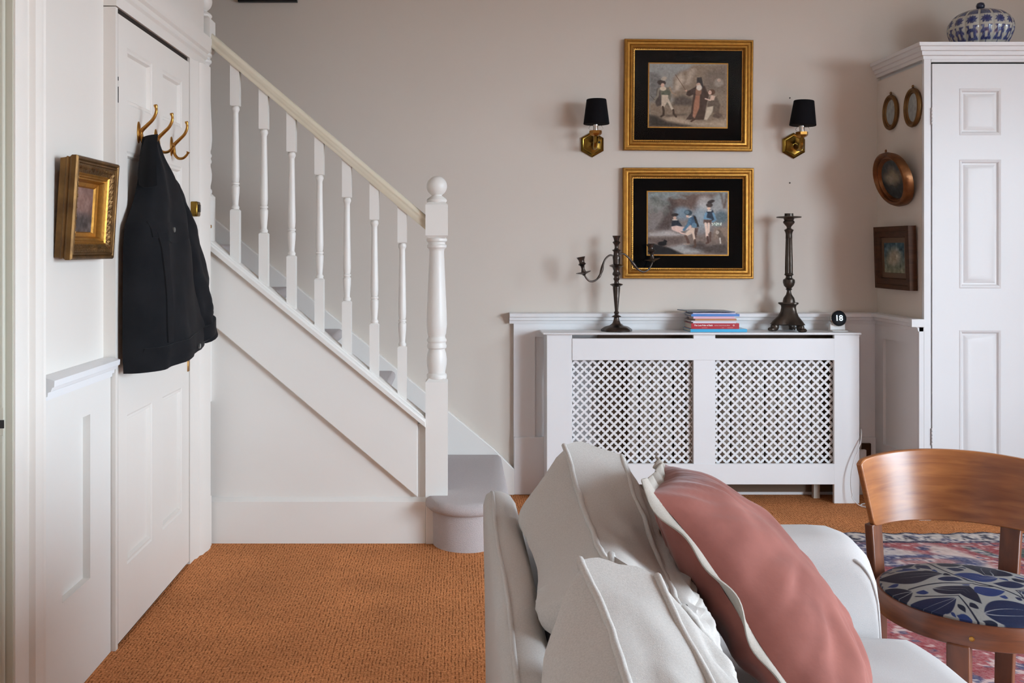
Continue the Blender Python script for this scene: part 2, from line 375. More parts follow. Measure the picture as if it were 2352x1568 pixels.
# door casing
mb = MB()
mb.box(-1.30, XL, 3.04, 3.060, 0, 2.0)
prof = [(0, -.2), (0, .002), (.06, .004), (.075, .012), (.105, .012), (.120, .022), (.150, .024), (.175, .030), (.215, .030), (.225, .016), (.235, -.2)]
mb.sweep(prof, (XL, 3.878, 0), (XL, 3.878, 2.005), (0, 1, 0), (1, 0, 0))
mb.sweep([(b, 2.003 + a * .58) for a, b in prof], (XL, 3.04, 0), (XL, 4.113, 0), (1, 0, 0), (0, 0, 1))
mb.box(-1.08, -1.035, 4.06, 4.128, 0, .21)
struct(mb, 'trim_3', m_cream, 'cream moulded casing around the panelled door with hooks', 'architrave', smooth=30)
mb = MB(); mb.box(-1.14, -1.11, 3.05, 3.88, 0, 2.003)
mb.box(-1.10, XL - .006, 3.066, 3.87, 1.984, 2.004); mb.box(-1.10, XL - .01, 3.066, 3.87, 0, .013)
struct(mb, 'gap_shade_strips', m_gapshade, 'dark strips painted as shade in gaps round the panelled door', 'painted shade')  # dark boxes put the shade above, below and behind the door into colour
# the six-panel door
dr = root('door_1', (XL, 3.47, 0), 'cream six-panel door carrying the brass hooks and black jacket', 'door', kind='structure')
DY0, DY1, DZ0, DZ1 = 3.063, 3.872, .014, 1.984
cols_ = [(3.145, 3.405), (3.525, 3.775)]; rows_ = [(.235, .715), (.93, 1.562), (1.712, 1.893)]
mb = MB(); ys = [DY0, *cols_[0], *cols_[1], DY1]; zs = [DZ0, *rows_[0], *rows_[1], *rows_[2], DZ1]
for i in range(5):
    for j in range(7):
        if i in (1, 3) and j in (1, 3, 5): continue
        mb.box(-1.10, XL, ys[i], ys[i + 1], zs[j], zs[j + 1])
mb.build('stiles_and_rails', m_cream, dr)
for (a, b) in cols_:
    for (c, d) in rows_:
        mb = MB(); rings = []
        for ins, x in [(0, XL - .0005), (.006, XL - .004), (.014, XL - .003), (.020, XL - .014), (.05, XL - .014)]:
            rings.append([(x, a + ins, c + ins), (x, b - ins, c + ins), (x, b - ins, d - ins), (x, a + ins, d - ins)])
        mb.loft(rings, cap=False); n = len(mb.v); mb.f.append((n - 4, n - 3, n - 2, n - 1))
        mb.build('panel', m_cream, dr)
for z, hh in [(1.73, .05), (1.78, .012)]:
    MB().box(XL - .004, XL + .0015, 3.0605, 3.0635, z - hh / 2, z + hh / 2).build('hinge', m_blackmetal, dr)
p = at(424, 839, 3.87); MB().box(XL - .01, XL + .004, 3.848, 3.873, p.z - .022, p.z + .022).build('latch_plate', m_brass, dr, label='brass latch plate on the door edge', bevel=.002)
p = at(441, 480, 3.91)
lk = root('rim_lock', (XL, 3.91, p.z - .035), 'brass rim lock keep on the casing beside the black jacket', 'lock')
mb = MB(); mb.box(XL + .0, XL + .030, 3.885, 3.935, p.z - .030, p.z + .030); mb.build('case', m_agedbrass, lk, bevel=.006)
MB().box(XL + .028, XL + .0325, 3.905, 3.926, p.z - .012, p.z + .018).build('bolt_slot', m_blackmetal, lk)
p = at(471, 520, 4.122)
mb = MB(); A = Matrix.Translation(p) @ Matrix.Rotation(R(90), 4, 'Y')
mb.lathe(0, 0, [(.002, -.004), (.010, -.003), (.010, .002), (.005, .004), (.005, .012), (.0085, .016), (.009, .022), (.006, .027), (.001, .028)], 14, A)
tag(mb.build('small_brass_knob', m_brass, origin=p), 'tiny brass knob on the casing beside the upper newel post', 'knob')

# near door leaf, outside the frame
struct(MB().box(-1.28, -1.24, 1.56, 2.36, 0, 2.09), 'door_2', m_cream, 'cream door standing in the near left doorway', 'door')

# back wall wainscot ---------------------------------------------------
YW = 4.975
wb = root('wainscot_back', (1.2, YW, 0), 'white panelled dado on the wall behind the radiator cover', 'panelling', kind='structure')
xa = (1180 - CX) / F * YW; zsk = H - (1003 - CY) / F * YW; ztop = .875
mb = MB(); mb.box(xa, XR, YW - .008, YB, 0, zsk); mb.build('skirting', m_white, wb, bevel=.004)
mb = MB()
sx = [(xa, (1229 - CX) / F * YW), (1.17, 1.27), (2.045, XR)]
for a, b in sx: mb.box(a, b, YW, YB, zsk, ztop)
for i in range(2): mb.box(sx[i][1], sx[i + 1][0], YW, YB, .80, ztop)
mb.build('frame', m_white, wb)
for i in range(2): MB().box(sx[i][1], sx[i + 1][0], YW + .016, YB, zsk, .80).build('panel', m_white, wb)
dprof = [(.02, .868), (-.006, .868), (-.010, .882), (-.018, .886), (-.020, .900), (-.034, .904), (-.036, .919), (-.03, .923), (.02, .923)]
MB().sweep(dprof, (xa - .022, YW, 0), (XR, YW, 0), (0, 1, 0), (0, 0, 1)).build('dado_rail', m_white, wb)

# ================================================================== STAIRCASE
st = root('staircase', (-.4, 4.5, 0), 'white painted staircase with turned balusters and mauve carpet', 'staircase')
GO, RI = .264, .2125
def stepX(k): return .22 if k == 1 else -.05 - (k - 2) * GO
def stepZ(k): return .205 if k == 1 else .205 + (k - 1) * RI
# bullnose bottom step
def bull(rout, y1, xr):
    pts = []; c = (.045, 4.165)
    pts.append((xr, y1)); 
    for a in np.linspace(0, -180, 22): pts.append((c[0] + rout * math.cos(R(a)) * (xr - c[0]) / .18 if a > -90 else c[0] + rout * math.cos(R(a)), c[1] + rout * math.sin(R(a))))
    pts.append((c[0] - rout, y1)); return pts
mb = MB(); rings = []
for ins, z in [(.03, 0), (.028, .150), (.012, .152), (0, .165), (-.002, .180), (.004, .196), (.016, .204), (.04, .2055)]:
    rings.append([(x, y, z) for x, y in bull(.178 - ins, 4.96, .222 - ins)])
mb.loft(rings); mb.build('step', m_stair, st, smooth=60, label='carpeted rounded bottom step')
for k in range(2, 10):
    x1 = stepX(k); z1 = stepZ(k); z0 = stepZ(k - 1) - .02; x0 = stepX(k + 1) - .02
    pr = [(x0, z0), (x1 - .03, z0), (x1 - .028, z1 - .055), (x1 - .010, z1 - .05), (x1 + .0, z1 - .036), (x1 + .002, z1 - .022), (x1 - .004, z1 - .008), (x1 - .018, z1), (x0, z1)]
    mb = MB(); mb.loft([[(x, 4.215, z) for x, z in pr], [(x, 4.975, z) for x, z in pr]]); mb.build('step', m_stair, st, smooth=50)
# newel posts
def square(mb, x, y, z0, z1, h, ch=.0): 
    if ch: 
        c = ch; mb.loft([[(x - h + c, y - h + c, z0), (x + h - c, y - h + c, z0), (x + h - c, y + h - c, z0), (x - h + c, y + h - c, z0)]] + [[(x - h, y - h, z), (x + h, y - h, z), (x + h, y + h, z), (x - h, y + h, z)] for z in (z0 + c, z1 - c)] + [[(x - h + c, y - h + c, z1), (x + h - c, y - h + c, z1), (x + h - c, y + h - c, z1), (x - h + c, y + h - c, z1)]])
    else: mb.box(x - h, x + h, y - h, y + h, z0, z1)
def newel(x, y, dz, zbot):
    q = lambda v: H - (v - CY) / 539.6 + dz
    mb = MB(); square(mb, x, y, zbot, q(876), .047); 
    mb.loft([[(x - .047, y - .047, q(876)), (x + .047, y - .047, q(876)), (x + .047, y + .047, q(876)), (x - .047, y + .047, q(876))], [(x - .033, y - .033, q(868)), (x + .033, y - .033, q(868)), (x + .033, y + .033, q(868)), (x - .033, y + .033, q(868))]])
    mb.lathe(x, y, [(.030, q(872)), (.042, q(869)), (.0435, q(864)), (.042, q(860)), (.036, q(857)), (.037, q(852)), (.042, q(838)), (.043, q(825)), (.040, q(812)), (.035, q(804)), (.036, q(801)), (.041, q(799)), (.042, q(794)), (.039, q(790)), (.038, q(787)), (.042, q(784)), (.042, q(780)), (.037, q(776)), (.036, q(772)), (.040, q(766)), (.0435, q(745)), (.042, q(715)), (.036, q(640)), (.031, q(578)), (.033, q(572)), (.041, q(568)), (.042, q(563)), (.036, q(560)), (.037, q(556)), (.044, q(553)), (.044, q(548)), (.034, q(544))], 28)
    square(mb, x, y, q(547), q(464), .047, .012)
    mb.lathe(x, y, [(.036, q(466)), (.043, q(462)), (.0435, q(459)), (.038, q(455)), (.027, q(451)), (.022, q(449)), (.022, q(447))], 28)
    o = mb.build('newel_post', m_stairpaint, st, smooth=40)
    bb = MB(); c = q(427); bb.lathe(x, y, [(.0435 * math.sin(a) + .0005, c - .0435 * math.cos(a)) for a in np.linspace(.25, math.pi, 16)], 28); bb.build('ball_finial', m_stairpaint, o, smooth=60)
newel(-.087, 4.187, 0, .18)
newel(-1.092, 4.187, .788, .60)
# handrail, base cap, balusters
def line(A, B): return lambda x: A[1] + (B[1] - A[1]) * (x - A[0]) / (B[0] - A[0])
RA, RB = (-1.045, 2.137), (-.134, 1.362)
CA, CB = (-1.045, 1.262), (-.134, .515)
rl, cl = line(RA, RB), line(CA, CB)
rprof = [(-.026, -.034), (.026, -.034), (.030, -.022), (.026, -.008), (.031, .004), (.030, .016), (.020, .026), (.008, .030), (-.008, .030), (-.020, .026), (-.030, .016), (-.031, .004), (-.026, -.008), (-.030, -.022)]
mb = MB(); mb.sweep(rprof, (RA[0], 4.19, RA[1]), (RB[0], 4.19, RB[1]), (0, 1, 0), (0, 0, 1)); mb.build('handrail', m_rail, st, smooth=50)
cprof = [(-.066, -.02), (-.066, .004), (-.058, .012), (-.045, .014), (-.040, .020), (.045, .020), (.055, .0), (.055, -.02)]
mb = MB(); mb.sweep(cprof, (CA[0], 4.19, CA[1]), (CB[0], 4.19, CB[1]), (0, 1, 0), (0, 0, 1)); mb.build('base_rail', m_stairpaint, st, smooth=25, bevel=.002)
def baluster(x):
    y = 4.19; zb = cl(x) + .012; zt = rl(x) - .018; mb = MB(); h = .0195
    q = lambda v: zb + (758 - v) / 535.7
    e = q(642); e2 = min(q(403), zt - .02)
    square(mb, x, y, zb - .012, e, h); 
    mb.loft([[(x - h, y - h, e), (x + h, y - h, e), (x + h, y + h, e), (x - h, y + h, e)], [(x - h * .7, y - h * .7, e + .006), (x + h * .7, y - h * .7, e + .006), (x + h * .7, y + h * .7, e + .006), (x - h * .7, y + h * .7, e + .006)]])
    mb.lathe(x, y, [(.012, e + .002), (.0155, e + .008), (.017, e + .013), (.0155, e + .018), (.0125, e + .022), (.0125, e + .028), (.0165, e + .075), (.0175, e + .098), (.0165, e + .104), (.013, e + .107), (.0135, e + .110), (.0168, e + .112), (.0168, e + .118), (.013, e + .121), (.0155, e + .128), (.0168, e + .150), (.016, e + .2), (.0125, q(424)), (.0122, q(418)), (.015, q(414)), (.0175, q(411)), (.0165, q(406)), (.012, q(403))], 16)
    square(mb, x, y, e2, zt + .02, h, .003)
    mb.build('baluster', m_stairpaint, st, smooth=40)
for u in (541, 606.5, 670, 734, 797, 860, 924): baluster((u - CX) / F * 4.19)
# string board, spandrel, plinth board
mb = MB(); lo = line((-1.034, .926), (-.165, .194))
pts = [(-1.075, cl(-1.075) - .012), (-.167, cl(-.167) - .012), (-.167, lo(-.167)), (-1.075, lo(-1.075))]
mb.prism([(x, 4.145, z) for x, z in pts], (0, .07, 0)); mb.build('string_board', m_stairpaint, st, smooth=0, bevel=.003)
mb = MB(); pts = [(-1.10, .02), (-.134, .02), (-.134, .505), (-.20, .50), (-1.10, 1.10)]; mb.prism([(x, 4.170, z) for x, z in pts], (0, .03, 0)); mb.build('spandrel_panel', m_stairpaint, st, smooth=0)
mb = MB(); pts = [(-.03, .5), (-.02, .2), (-.16, .02), (-.16, .5)]
mb = MB(); mb.prism([(4.15, 0), (4.15, 0)] and [(-1.085, 4.150, 0), (-.134, 4.150, 0), (-.134, 4.150, .176), (-1.085, 4.150, .176)], (0, .03, 0))
mb.prism([(-1.085, 4.150, .176), (-.134, 4.150, .176), (-.134, 4.168, .192), (-1.085, 4.168, .192)], (0, .012, 0)); mb.build('plinth_board', m_stairpaint, st, smooth=0)
mb = MB(); mb.box(-.133, -.075, 4.140, 4.17, 0, .178); mb.build('step_end_board', m_stairpaint, st, bevel=.003)
# wall string on the back wall
a = at(490, 500, 4.975); b = at(1135, 1030, 4.975); e_ = at(1181, 1076, 4.975)
mb = MB(); sl = (b.z - a.z) / (b.x - a.x); xl = -2.4; zl = a.z + sl * (xl - a.x)
mb.prism([(xl, 4.962, zl), (b.x, 4.962, b.z), (e_.x, 4.962, e_.z), (e_.x, 4.962, 0), (-.05, 4.962, 0), (xl, 4.962, zl - .5)], (0, .04, 0)); mb.build('wall_string', m_stairpaint, st, smooth=0, bevel=.004)
# ================================================================== RADIATOR COVER
rc = root('radiator_cover', (1.2, 4.88, 0), 'white radiator cover with two pierced quatrefoil grilles', 'radiator cover')
YF = 4.80
def fx(u, Y=YF): return (u - CX) / F * Y
def fz(v, Y=YF): return H - (v - CY) / F * Y
xL, xP1, xM0, xM1, xP2, xRr = fx(1256), fx(1314), fx(1593), fx(1643), fx(1916), fx(1974)
zT = .8268
for a, b in [(xL, xP1), (xP2, xRr)]: MB().box(a, b, YF, YF + .02, 0, zT).build('post', m_white, rc, bevel=.0015)
MB().box(xM0, xM1, YF, YF + .02, fz(1112), zT).build('centre_stile', m_white, rc, bevel=.0015)
MB().box(xP1, xP2, YF - .003, YF + .018, fz(827), fz(777)).build('top_rail', m_white, rc, bevel=.0015)
MB().box(xP1, xP2, YF - .003, YF + .018, fz(1112), fz(1065)).build('bottom_rail', m_white, rc, bevel=.0015)
for a, b in [(xL, xL + .018), (xRr - .018, xRr)]: MB().box(a, b, YF + .02, 4.965, 0, zT).build('side_panel', m_white, rc, bevel=.001)
mb = MB(); mb.loft([[(fx(1247, 4.785), 4.783, z), (fx(1979, 4.785), 4.783, z), (fx(1979, 4.785), 4.966, z), (fx(1247, 4.785), 4.966, z)] for z in (.827, .838)]); mb.build('top_board', m_white, rc, bevel=.004)
def grille(x0, x1, z0, z1):
    mb = MB(); p = .0418; yq = YF + .026; t = .004
    nx = int((x1 - x0) / p) + 2; nz = int((z1 - z0) / p) + 2
    hole = []
    for k in range(16):
        a = math.pi * 2 * k / 16; r = [.40, .335, .215, .335][k % 4] if False else None
        m4 = k % 4; r = {0: .335, 1: .255, 2: .19, 3: .255}[m4]; hole.append((r * p * math.cos(a), r * p * math.sin(a)))
    ring = []
    for k in range(16):
        m4 = k // 4; f = (k % 4) / 4; cs = [(p / 2, 0), (0, p / 2), (-p / 2, 0), (0, -p / 2)]
        a, b = cs[m4], cs[(m4 + 1) % 4]; ring.append((lerp(a[0], b[0], f), lerp(a[1], b[1], f)))
    x1g = min(x1, x0 + (nx) * p)
    for j in range(-1, 2 * nz):
        for i in range(-1, nx):
            cx = x0 + (i + (.5 if j % 2 else 0)) * p; cz = z0 + j * p / 2
            if cx > x1 + .3 * p or cz > z1 + .6 * p or cz < z0 - .6 * p or cx < x0 - .6 * p: continue
            o = len(mb.v)
            cl_ = lambda q: (min(max(cx + q[0], x0 - .008), x1 + .004), min(max(cz + q[1], z0 - .012), z1 + .012))
            for y in (yq, yq + t):
                for q in ring: a = cl_(q); mb.v.append((a[0], y, a[1]))
                for q in hole: a = cl_(q); mb.v.append((a[0], y, a[1]))
            for k in range(16):
                l = (k + 1) % 16
                mb.f.append((o + k, o + l, o + 16 + l, o + 16 + k)); mb.f.append((o + 32 + k, o + 48 + k, o + 48 + l, o + 32 + l))
                mb.f.append((o + 16 + k, o + 16 + l, o + 48 + l, o + 48 + k))
    mb.build('grille', m_white, rc, smooth=0, label='pierced quatrefoil grille sheet')
MB().box(fx(1372, 4.96), xRr - .02, 4.950, 4.957, .02, .82).build('back_board', m_plaster, rc, label='dusty brown board behind the radiator')
grille(xP1, xM0 - .004, fz(1065), fz(827))
grille(xM1, xP2, fz(1065), fz(827))
# radiator inside
rd = root('radiator', (1.25, 4.91, .08), 'cream column radiator half hidden behind the pierced grilles', 'radiator')
x0, x1 = fx(1442, 4.9), fx(1890, 4.9); n = 17
for i in range(n):
    cx = lerp(x0, x1, (i + .5) / n); mb = MB(); hw = (x1 - x0) / n * .43
    rings = [[(cx + hw * math.cos(a) * s_, 4.915 + .030 * math.sin(a) * s_, z) for a in np.linspace(0, 2 * math.pi, 12, endpoint=False)] for z, s_ in [(.10, .5), (.12, 1), (.68, 1), (.70, .5)]]
    mb.loft(rings); mb.build('fin', m_radiator, rd, smooth=60)
for z in (.14, .66): MB().box(x0, x1, 4.90, 4.93, z - .02, z + .02).build('header_pipe', m_radiator, rd)
for x in (x0 + .03, x1 - .03): MB().box(x - .015, x + .015, 4.90, 4.93, 0, .13).build('foot', m_radiator, rd)

# ================================================================== THINGS ON THE COVER
ZC = .838; YT = 4.875
pm = F / YT
def tz(v): return H - (v - CY) / pm
X0 = (1416 - CX) / pm
cd = root('candelabra', (X0, YT, ZC), 'dark pewter candelabra with two curved arms on the radiator cover', 'candelabra')
dz = ZC - tz(760)
mb = MB(); sc8 = lambda a, z: 1 + (.06 * math.cos(8 * a) if z < ZC + .03 else 0)
P = [(.070, 760), (.075, 758.5), (.073, 755.5), (.060, 751), (.052, 749), (.034, 747), (.021, 742), (.015, 735), (.0125, 729), (.015, 728), (.0245, 727), (.020, 725), (.010, 723), (.010, 720), (.0135, 718), (.012, 716), (.008, 714), (.0185, 661), (.018, 658), (.024, 656), (.033, 653.5), (.028, 651.5), (.012, 650), (.011, 645), (.016, 640), (.012, 637), (.012, 634), (.021, 630), (.018, 626), (.014, 622), (.020, 614), (.030, 612), (.037, 610), (.030, 608), (.017, 606), (.018, 596), (.020, 590), (.015, 586), (.0145, 578), (.020, 575.5), (.023, 574), (.012, 572), (.009, 568), (.011, 562), (.020, 556), (.012, 553), (.014, 548), (.021, 541), (.016, 541), (.014, 545)]
mb.lathe(X0, YT, [(r, tz(v) + dz) for r, v in P], 24, mod=sc8); mb.build('stem', m_pewter, cd, smooth=50)
def candle_cup(base, top, par):
    base, top = Vector(base), Vector(top); d = (top - base); Ln = d.length; q = d.to_track_quat('Z', 'Y').to_matrix().to_4x4(); A = Matrix.Translation(base) @ q
    mb = MB(); mb.lathe(0, 0, [(.006, -.012), (.010, -.006), (.030, .001), (.038, .004), (.036, .006), (.012, .006), (.008, Ln * .28), (.010, Ln * .45), (.020, Ln * .55), (.013, Ln * .65), (.014, Ln * .8), (.022, Ln), (.017, Ln), (.014, Ln * .9)], 20, A, mod=lambda a, z: 1 + (.07 * math.cos(7 * a) if -.003 < z < .0065 else 0))
    mb.build('candle_cup', m_pewter, par, smooth=50)
la = [at(u, v, y) for u, v, y in [(1411, 588, 4.875), (1401, 586, 4.87), (1391, 594, 4.865), (1385, 607, 4.86), (1382, 620, 4.855), (1377, 634, 4.85), (1367, 644, 4.845), (1356, 646, 4.84), (1347, 639, 4.835), (1341, 628, 4.83)]]
la = catmull(la, 5); mb = MB(); mb.tube(la, [.0045 + .004 * math.exp(-((i / len(la) - .42) / .08) ** 2) + .002 * math.exp(-((i / len(la) - .55) / .03) ** 2) for i in range(len(la))], 10); ar = mb.build('arm', m_pewter, cd, smooth=60)
candle_cup(at(1341, 627, 4.83), at(1334, 590, 4.83), ar)
ra = [at(u, v, y) for u, v, y in [(1422, 583, 4.875), (1433, 583, 4.88), (1445, 593, 4.885), (1455, 606, 4.89), (1465, 618, 4.895), (1478, 624, 4.90), (1489, 619, 4.905), (1496, 608, 4.91), (1499, 598, 4.91)]]
ra = catmull(ra, 5); mb = MB(); mb.tube(ra, [.0045 + .004 * math.exp(-((i / len(ra) - .38) / .08) ** 2) for i in range(len(ra))], 10); ar = mb.build('arm', m_pewter, cd, smooth=60)
candle_cup(at(1499, 597, 4.91), at(1494, 560, 4.91), ar)

X1 = (1812 - CX) / pm
ck = root('candlestick', (X1, YT, ZC), 'tall dark bronze altar candlestick with three paw feet', 'candlestick')
P = [(.030, 696), (.029, 690), (.026, 684), (.014, 676), (.010, 669), (.011, 666), (.017, 664), (.012, 662), (.024, 656), (.029, 648), (.028, 642), (.016, 638), (.015, 634), (.022, 631), (.020, 628), (.018, 626)]
mb = MB(); mb.lathe(X1, YT, [(r, tz(v)) for r, v in P], 24)
mb.lathe(X1, YT, [(.018, tz(627)), (.0175, tz(600)), (.0145, tz(548)), (.016, tz(546))], 36, mod=lambda a, z: 1 + .07 * math.cos(12 * a))
mb.lathe(X1, YT, [(r, tz(v)) for r, v in [(.014, 549), (.016, 545), (.0155, 538), (.017, 534), (.023, 528), (.020, 527), (.010, 524), (.012, 520), (.018, 517), (.027, 512), (.028, 509), (.022, 506), (.026, 502), (.058, 500), (.061, 498), (.056, 497), (.022, 497.5), (.021, 490), (.018, 490), (.018, 495)]], 24)
mb.build('column', m_bronze, ck, smooth=45)
mb = MB(); rings = []
for v, r, k in [(694, .046, .12), (697, .047, .12), (701, .036, .10), (706, .034, .10), (716, .038, .12), (726, .046, .18), (736, .060, .30), (744, .066, .42), (746, .050, .40)]:
    rings.append([(X1 + r * (1 + k * math.cos(3 * (a - R(-60)))) * math.cos(a), YT + r * (1 + k * math.cos(3 * (a - R(-60)))) * math.sin(a), tz(v)) for a in np.linspace(0, 2 * math.pi, 36, endpoint=False)])
mb.loft(rings); mb.build('pedestal', m_bronze, ck, smooth=50)
for a in (-60, 60, 180):
    c, s_ = math.cos(R(a)), math.sin(R(a)); mb = MB(); rot = Matrix.Rotation(R(a), 3, 'Z')
    mb.ell((X1 + .070 * c, YT + .070 * s_, ZC + .022), (.022, .016, .022), rot=rot)
    for k in (-1, 0, 1): mb.ell(Vector((X1 + .086 * c, YT + .086 * s_, ZC + .0095)) + rot @ Vector((0, k * .011, 0)), (.016, .007, .0095), 8, 6, rot)
    mb.build('paw_foot', m_bronze, ck, smooth=60)

# books
def book(name, x0, x1, z0, z1, y0, y1, cover, label, cat, skew=0, lines=None, soft=False):
    r_ = root(name, ((x0 + x1) / 2, (y0 + y1) / 2, z0), label, cat, 'books and magazines stacked on the radiator cover')
    th = .0022 if z1 - z0 > .012 else .0012; S = lambda y: skew * (y - y0)
    mc = M('cover_' + name, cover, 0.3 if not soft else .4, coat=.2)
    def slab(mb, a, b, c, d, e, f): mb.loft([[(a + S(c), c, z), (b + S(c), c, z), (b + S(d), d, z), (a + S(d), d, z)] for z in (e, f)])
    mb = MB(); slab(mb, x0, x1, y0, y1, z0, z0 + th); slab(mb, x0, x1, y0, y1, z1 - th, z1); slab(mb, x0, x1, y0, y0 + .002, z0 + th, z1 - th); mb.build('cover', mc, r_, smooth=0, bevel=.0008)
    e = .003; mb = MB(); slab(mb, x0 + e, x1 - e, y0 + .002, y1 - e, z0 + th, z1 - th); mb.build('pages', m_pages, r_, smooth=0)
    return r_
def lettering(txt, par, loc, size, mat, name='lettering', rot=(R(90), 0, 0), bold=.0, align='LEFT', ext=.0002):
    c = bpy.data.curves.new(name, 'FONT'); c.body = txt; c.size = size; c.extrude = ext; c.offset = bold; c.align_x = align; c.align_y = 'CENTER'; c.resolution_u = 3
    t = bpy.data.objects.new('text_source', c); C.objects.link(t)
    me = bpy.data.meshes.new_from_object(t.evaluated_get(bpy.context.evaluated_depsgraph_get())); bpy.data.objects.remove(t)
    me.materials.clear(); me.materials.append(mat)
    o = bpy.data.objects.new(name, me); C.objects.link(o); o.parent = par; o.location = Vector(loc) - parent_world(par); o.rotation_euler = rot; o['kind'] = 'stuff'; return o
m_ink = M('white_ink', (240, 232, 226), 0.6); m_inkb = M('dark_ink', (40, 60, 80), 0.6)
bz = ZC + .0005
YB0 = 4.815
def bx(u): return (u - CX) / F * YB0
b = book('paperback_book', bx(1586), bx(1716), bz, bz + .0145, YB0, 4.955, (60, 172, 216), 'bright cyan book lying at the bottom of the stack', 'book', skew=-.03)
z = bz + .015
b = book('hardback_book', bx(1588), bx(1698), z, z + .0275, YB0 + .002, 4.955, (178, 34, 48), 'red hardback with The Lost Pubs of Bath on its spine', 'book', skew=-.02)
lettering('The Lost Pubs of Bath', b, (bx(1594.5), YB0 + .0015, z + .0175), .0102, m_ink, bold=.0003)
lettering('Andrew Swift & Kirsten Elliott', b, (bx(1641), YB0 + .0015, z + .0172), .0062, m_ink)
lettering('O', b, (bx(1683.5), YB0 + .0015, z + .0172), .0100, m_ink, bold=.0004)
for u0, u1 in ((1612, 1625), (1658, 1663), (1671, 1684)):                 # lines of print too small to read
    MB().box(bx(u0), bx(u1), YB0 + .0013, YB0 + .0017, z + .0048, z + .0064).build('small_print', M('faint_ink', (214, 150, 150), .6), b, smooth=0)
z += .028
stack = [('magazine', 1592, 1691, .0065, (226, 226, 236), 'white magazine lying directly on the red hardback', 0.01), ('magazine', 1588, 1690, .0055, (206, 200, 204), 'grey-white magazine below the tan book', -.03),
         ('thin_book', 1597, 1692, .0095, (186, 126, 84), 'thin tan book under the pink one', -.02), ('thin_book', 1593, 1688, .0105, (226, 182, 200), 'thin pink book between the tan book and blue magazine', -.02),
         ('magazine', 1588, 1699, .0115, (70, 128, 200), 'bright blue magazine near the top of the stack', -.02), ('magazine', 1592, 1690, .0055, (196, 192, 216), 'pale lavender magazine just under the topmost one', -.04)]
for nm, u0, u1, hh, colr, lab, sk in stack:
    book(nm, bx(u0), bx(u1), z, z + hh, YB0 + .002, 4.955, colr, lab, 'magazine' if nm == 'magazine' else 'book', skew=sk, soft=True); z += hh + .0004
mg = root('magazine', (bx(1632), 4.88, z), 'curling grey magazine on top of the stack', 'magazine', 'books and magazines stacked on the radiator cover')
mb = MB()
def curl(u, v, o): return (lerp(bx(1579), bx(1689), u) - .02 * v, lerp(YB0 + .004, 4.95, v), z + .0015 + o + .004 * math.exp(-(u / .12) ** 2) + .0035 * math.sin(math.pi * u) * (1 - .3 * v))
mb.grid(lambda u, v: curl(u, v, .0045), 24, 8); top = len(mb.v)
mb.grid(lambda u, v: curl(u, v, 0), 24, 8)
for i in range(23):
    mb.f.append((i, i + 1, top + i + 1, top + i)); k = 7 * 24; mb.f.append((k + i, top + k + i, top + k + i + 1, k + i + 1))
for j in range(7):
    mb.f.append((j * 24, top + j * 24, top + j * 24 + 24, j * 24 + 24)); k = 23; mb.f.append((j * 24 + k, j * 24 + 24 + k, top + j * 24 + 24 + k, top + j * 24 + k))
for i in range(23): pass
mb.build('cover', M('cover_grey', (112, 118, 118), .35, var=(14, .8, (80, 92, 130))), mg, smooth=40)

# thermostat
tp = at(1926, 731, 4.86); tr_ = .0395
th = root('thermostat', (tp.x, tp.y, ZC), 'round black thermostat showing 18 on a small white stand', 'thermostat')
A = Matrix.Translation(tp) @ Matrix.Rotation(R(90 - 8), 4, 'X')
mb = MB(); mb.lathe(0, 0, [(.030, -.026), (.037, -.020), (.0395, -.004), (.0395, .001), (.037, .003), (.036, .001)], 36, A); mb.build('ring_body', m_chrome, th, smooth=40)
mb = MB(); mb.lathe(0, 0, [(.037, .0005), (.0365, .0035), (.034, .0048), (.001, .0052)], 36, A); fc = mb.build('glass_face', m_glassface, th, smooth=50)
n_ = A.to_3x3() @ Vector((0, 0, 1))
lettering('18', fc, Vector(tp) + n_ * .0062, .040, m_digit, rot=(R(90 - 8), 0, 0), bold=.0005, align='CENTER')
mb = MB(); mb.box(tp.x - .040, tp.x + .040, 4.835, 4.895, ZC, ZC + .006); mb.box(tp.x - .038, tp.x + .038, 4.870, 4.892, ZC + .006, ZC + .036); mb.build('stand', m_plaswhite, th, bevel=.003)

# socket and cable
so = root('socket', (2.06, 4.965, .22), 'white plug socket on a wooden back plate beside the radiator cover', 'socket')
p0 = at(1969, 1017, 4.965); p1 = at(1999, 1061, 4.965)
MB().box(p0.x, p1.x, 4.953, 4.967, p1.z, p0.z).build('back_plate', m_walnut, so, bevel=.003)
p0 = at(1970, 1031, 4.95); p1 = at(1987, 1054, 4.95); MB().box(p0.x, p1.x, 4.93, 4.954, p1.z, p0.z).build('plug', m_plaswhite, so, bevel=.004)
cb = [at(u, v, y) for u, v, y in [(1972, 1042, 4.94), (1976, 1010, 4.90), (1975, 985, 4.83), (1974, 1010, 4.79), (1968, 1030, 4.78), (1957, 1060, 4.775), (1951, 1090, 4.77), (1951, 1120, 4.765), (1958, 1145, 4.76)]]
cb += [Vector((1.955, 4.735, .0035)), Vector((2.02, 4.71, .0035)), Vector((2.09, 4.73, .0035)), Vector((2.08, 4.80, .0035)), Vector((1.99, 4.79, .0035)), Vector((1.955, 4.74, .0065)), Vector((2.0, 4.70, .0065)), Vector((2.11, 4.69, .0065))]
mb = MB(); mb.tube(catmull(cb, 8), .0024, 6); mb.v = [(x + (.006 if z > .05 else 0), y - (.005 if y < 4.82 else 0), z) for x, y, z in mb.v]; tag(mb.build('cable', m_plaswhite, origin=cb[9], smooth=60), 'thin white cable hanging down the radiator cover to the floor', 'cable')

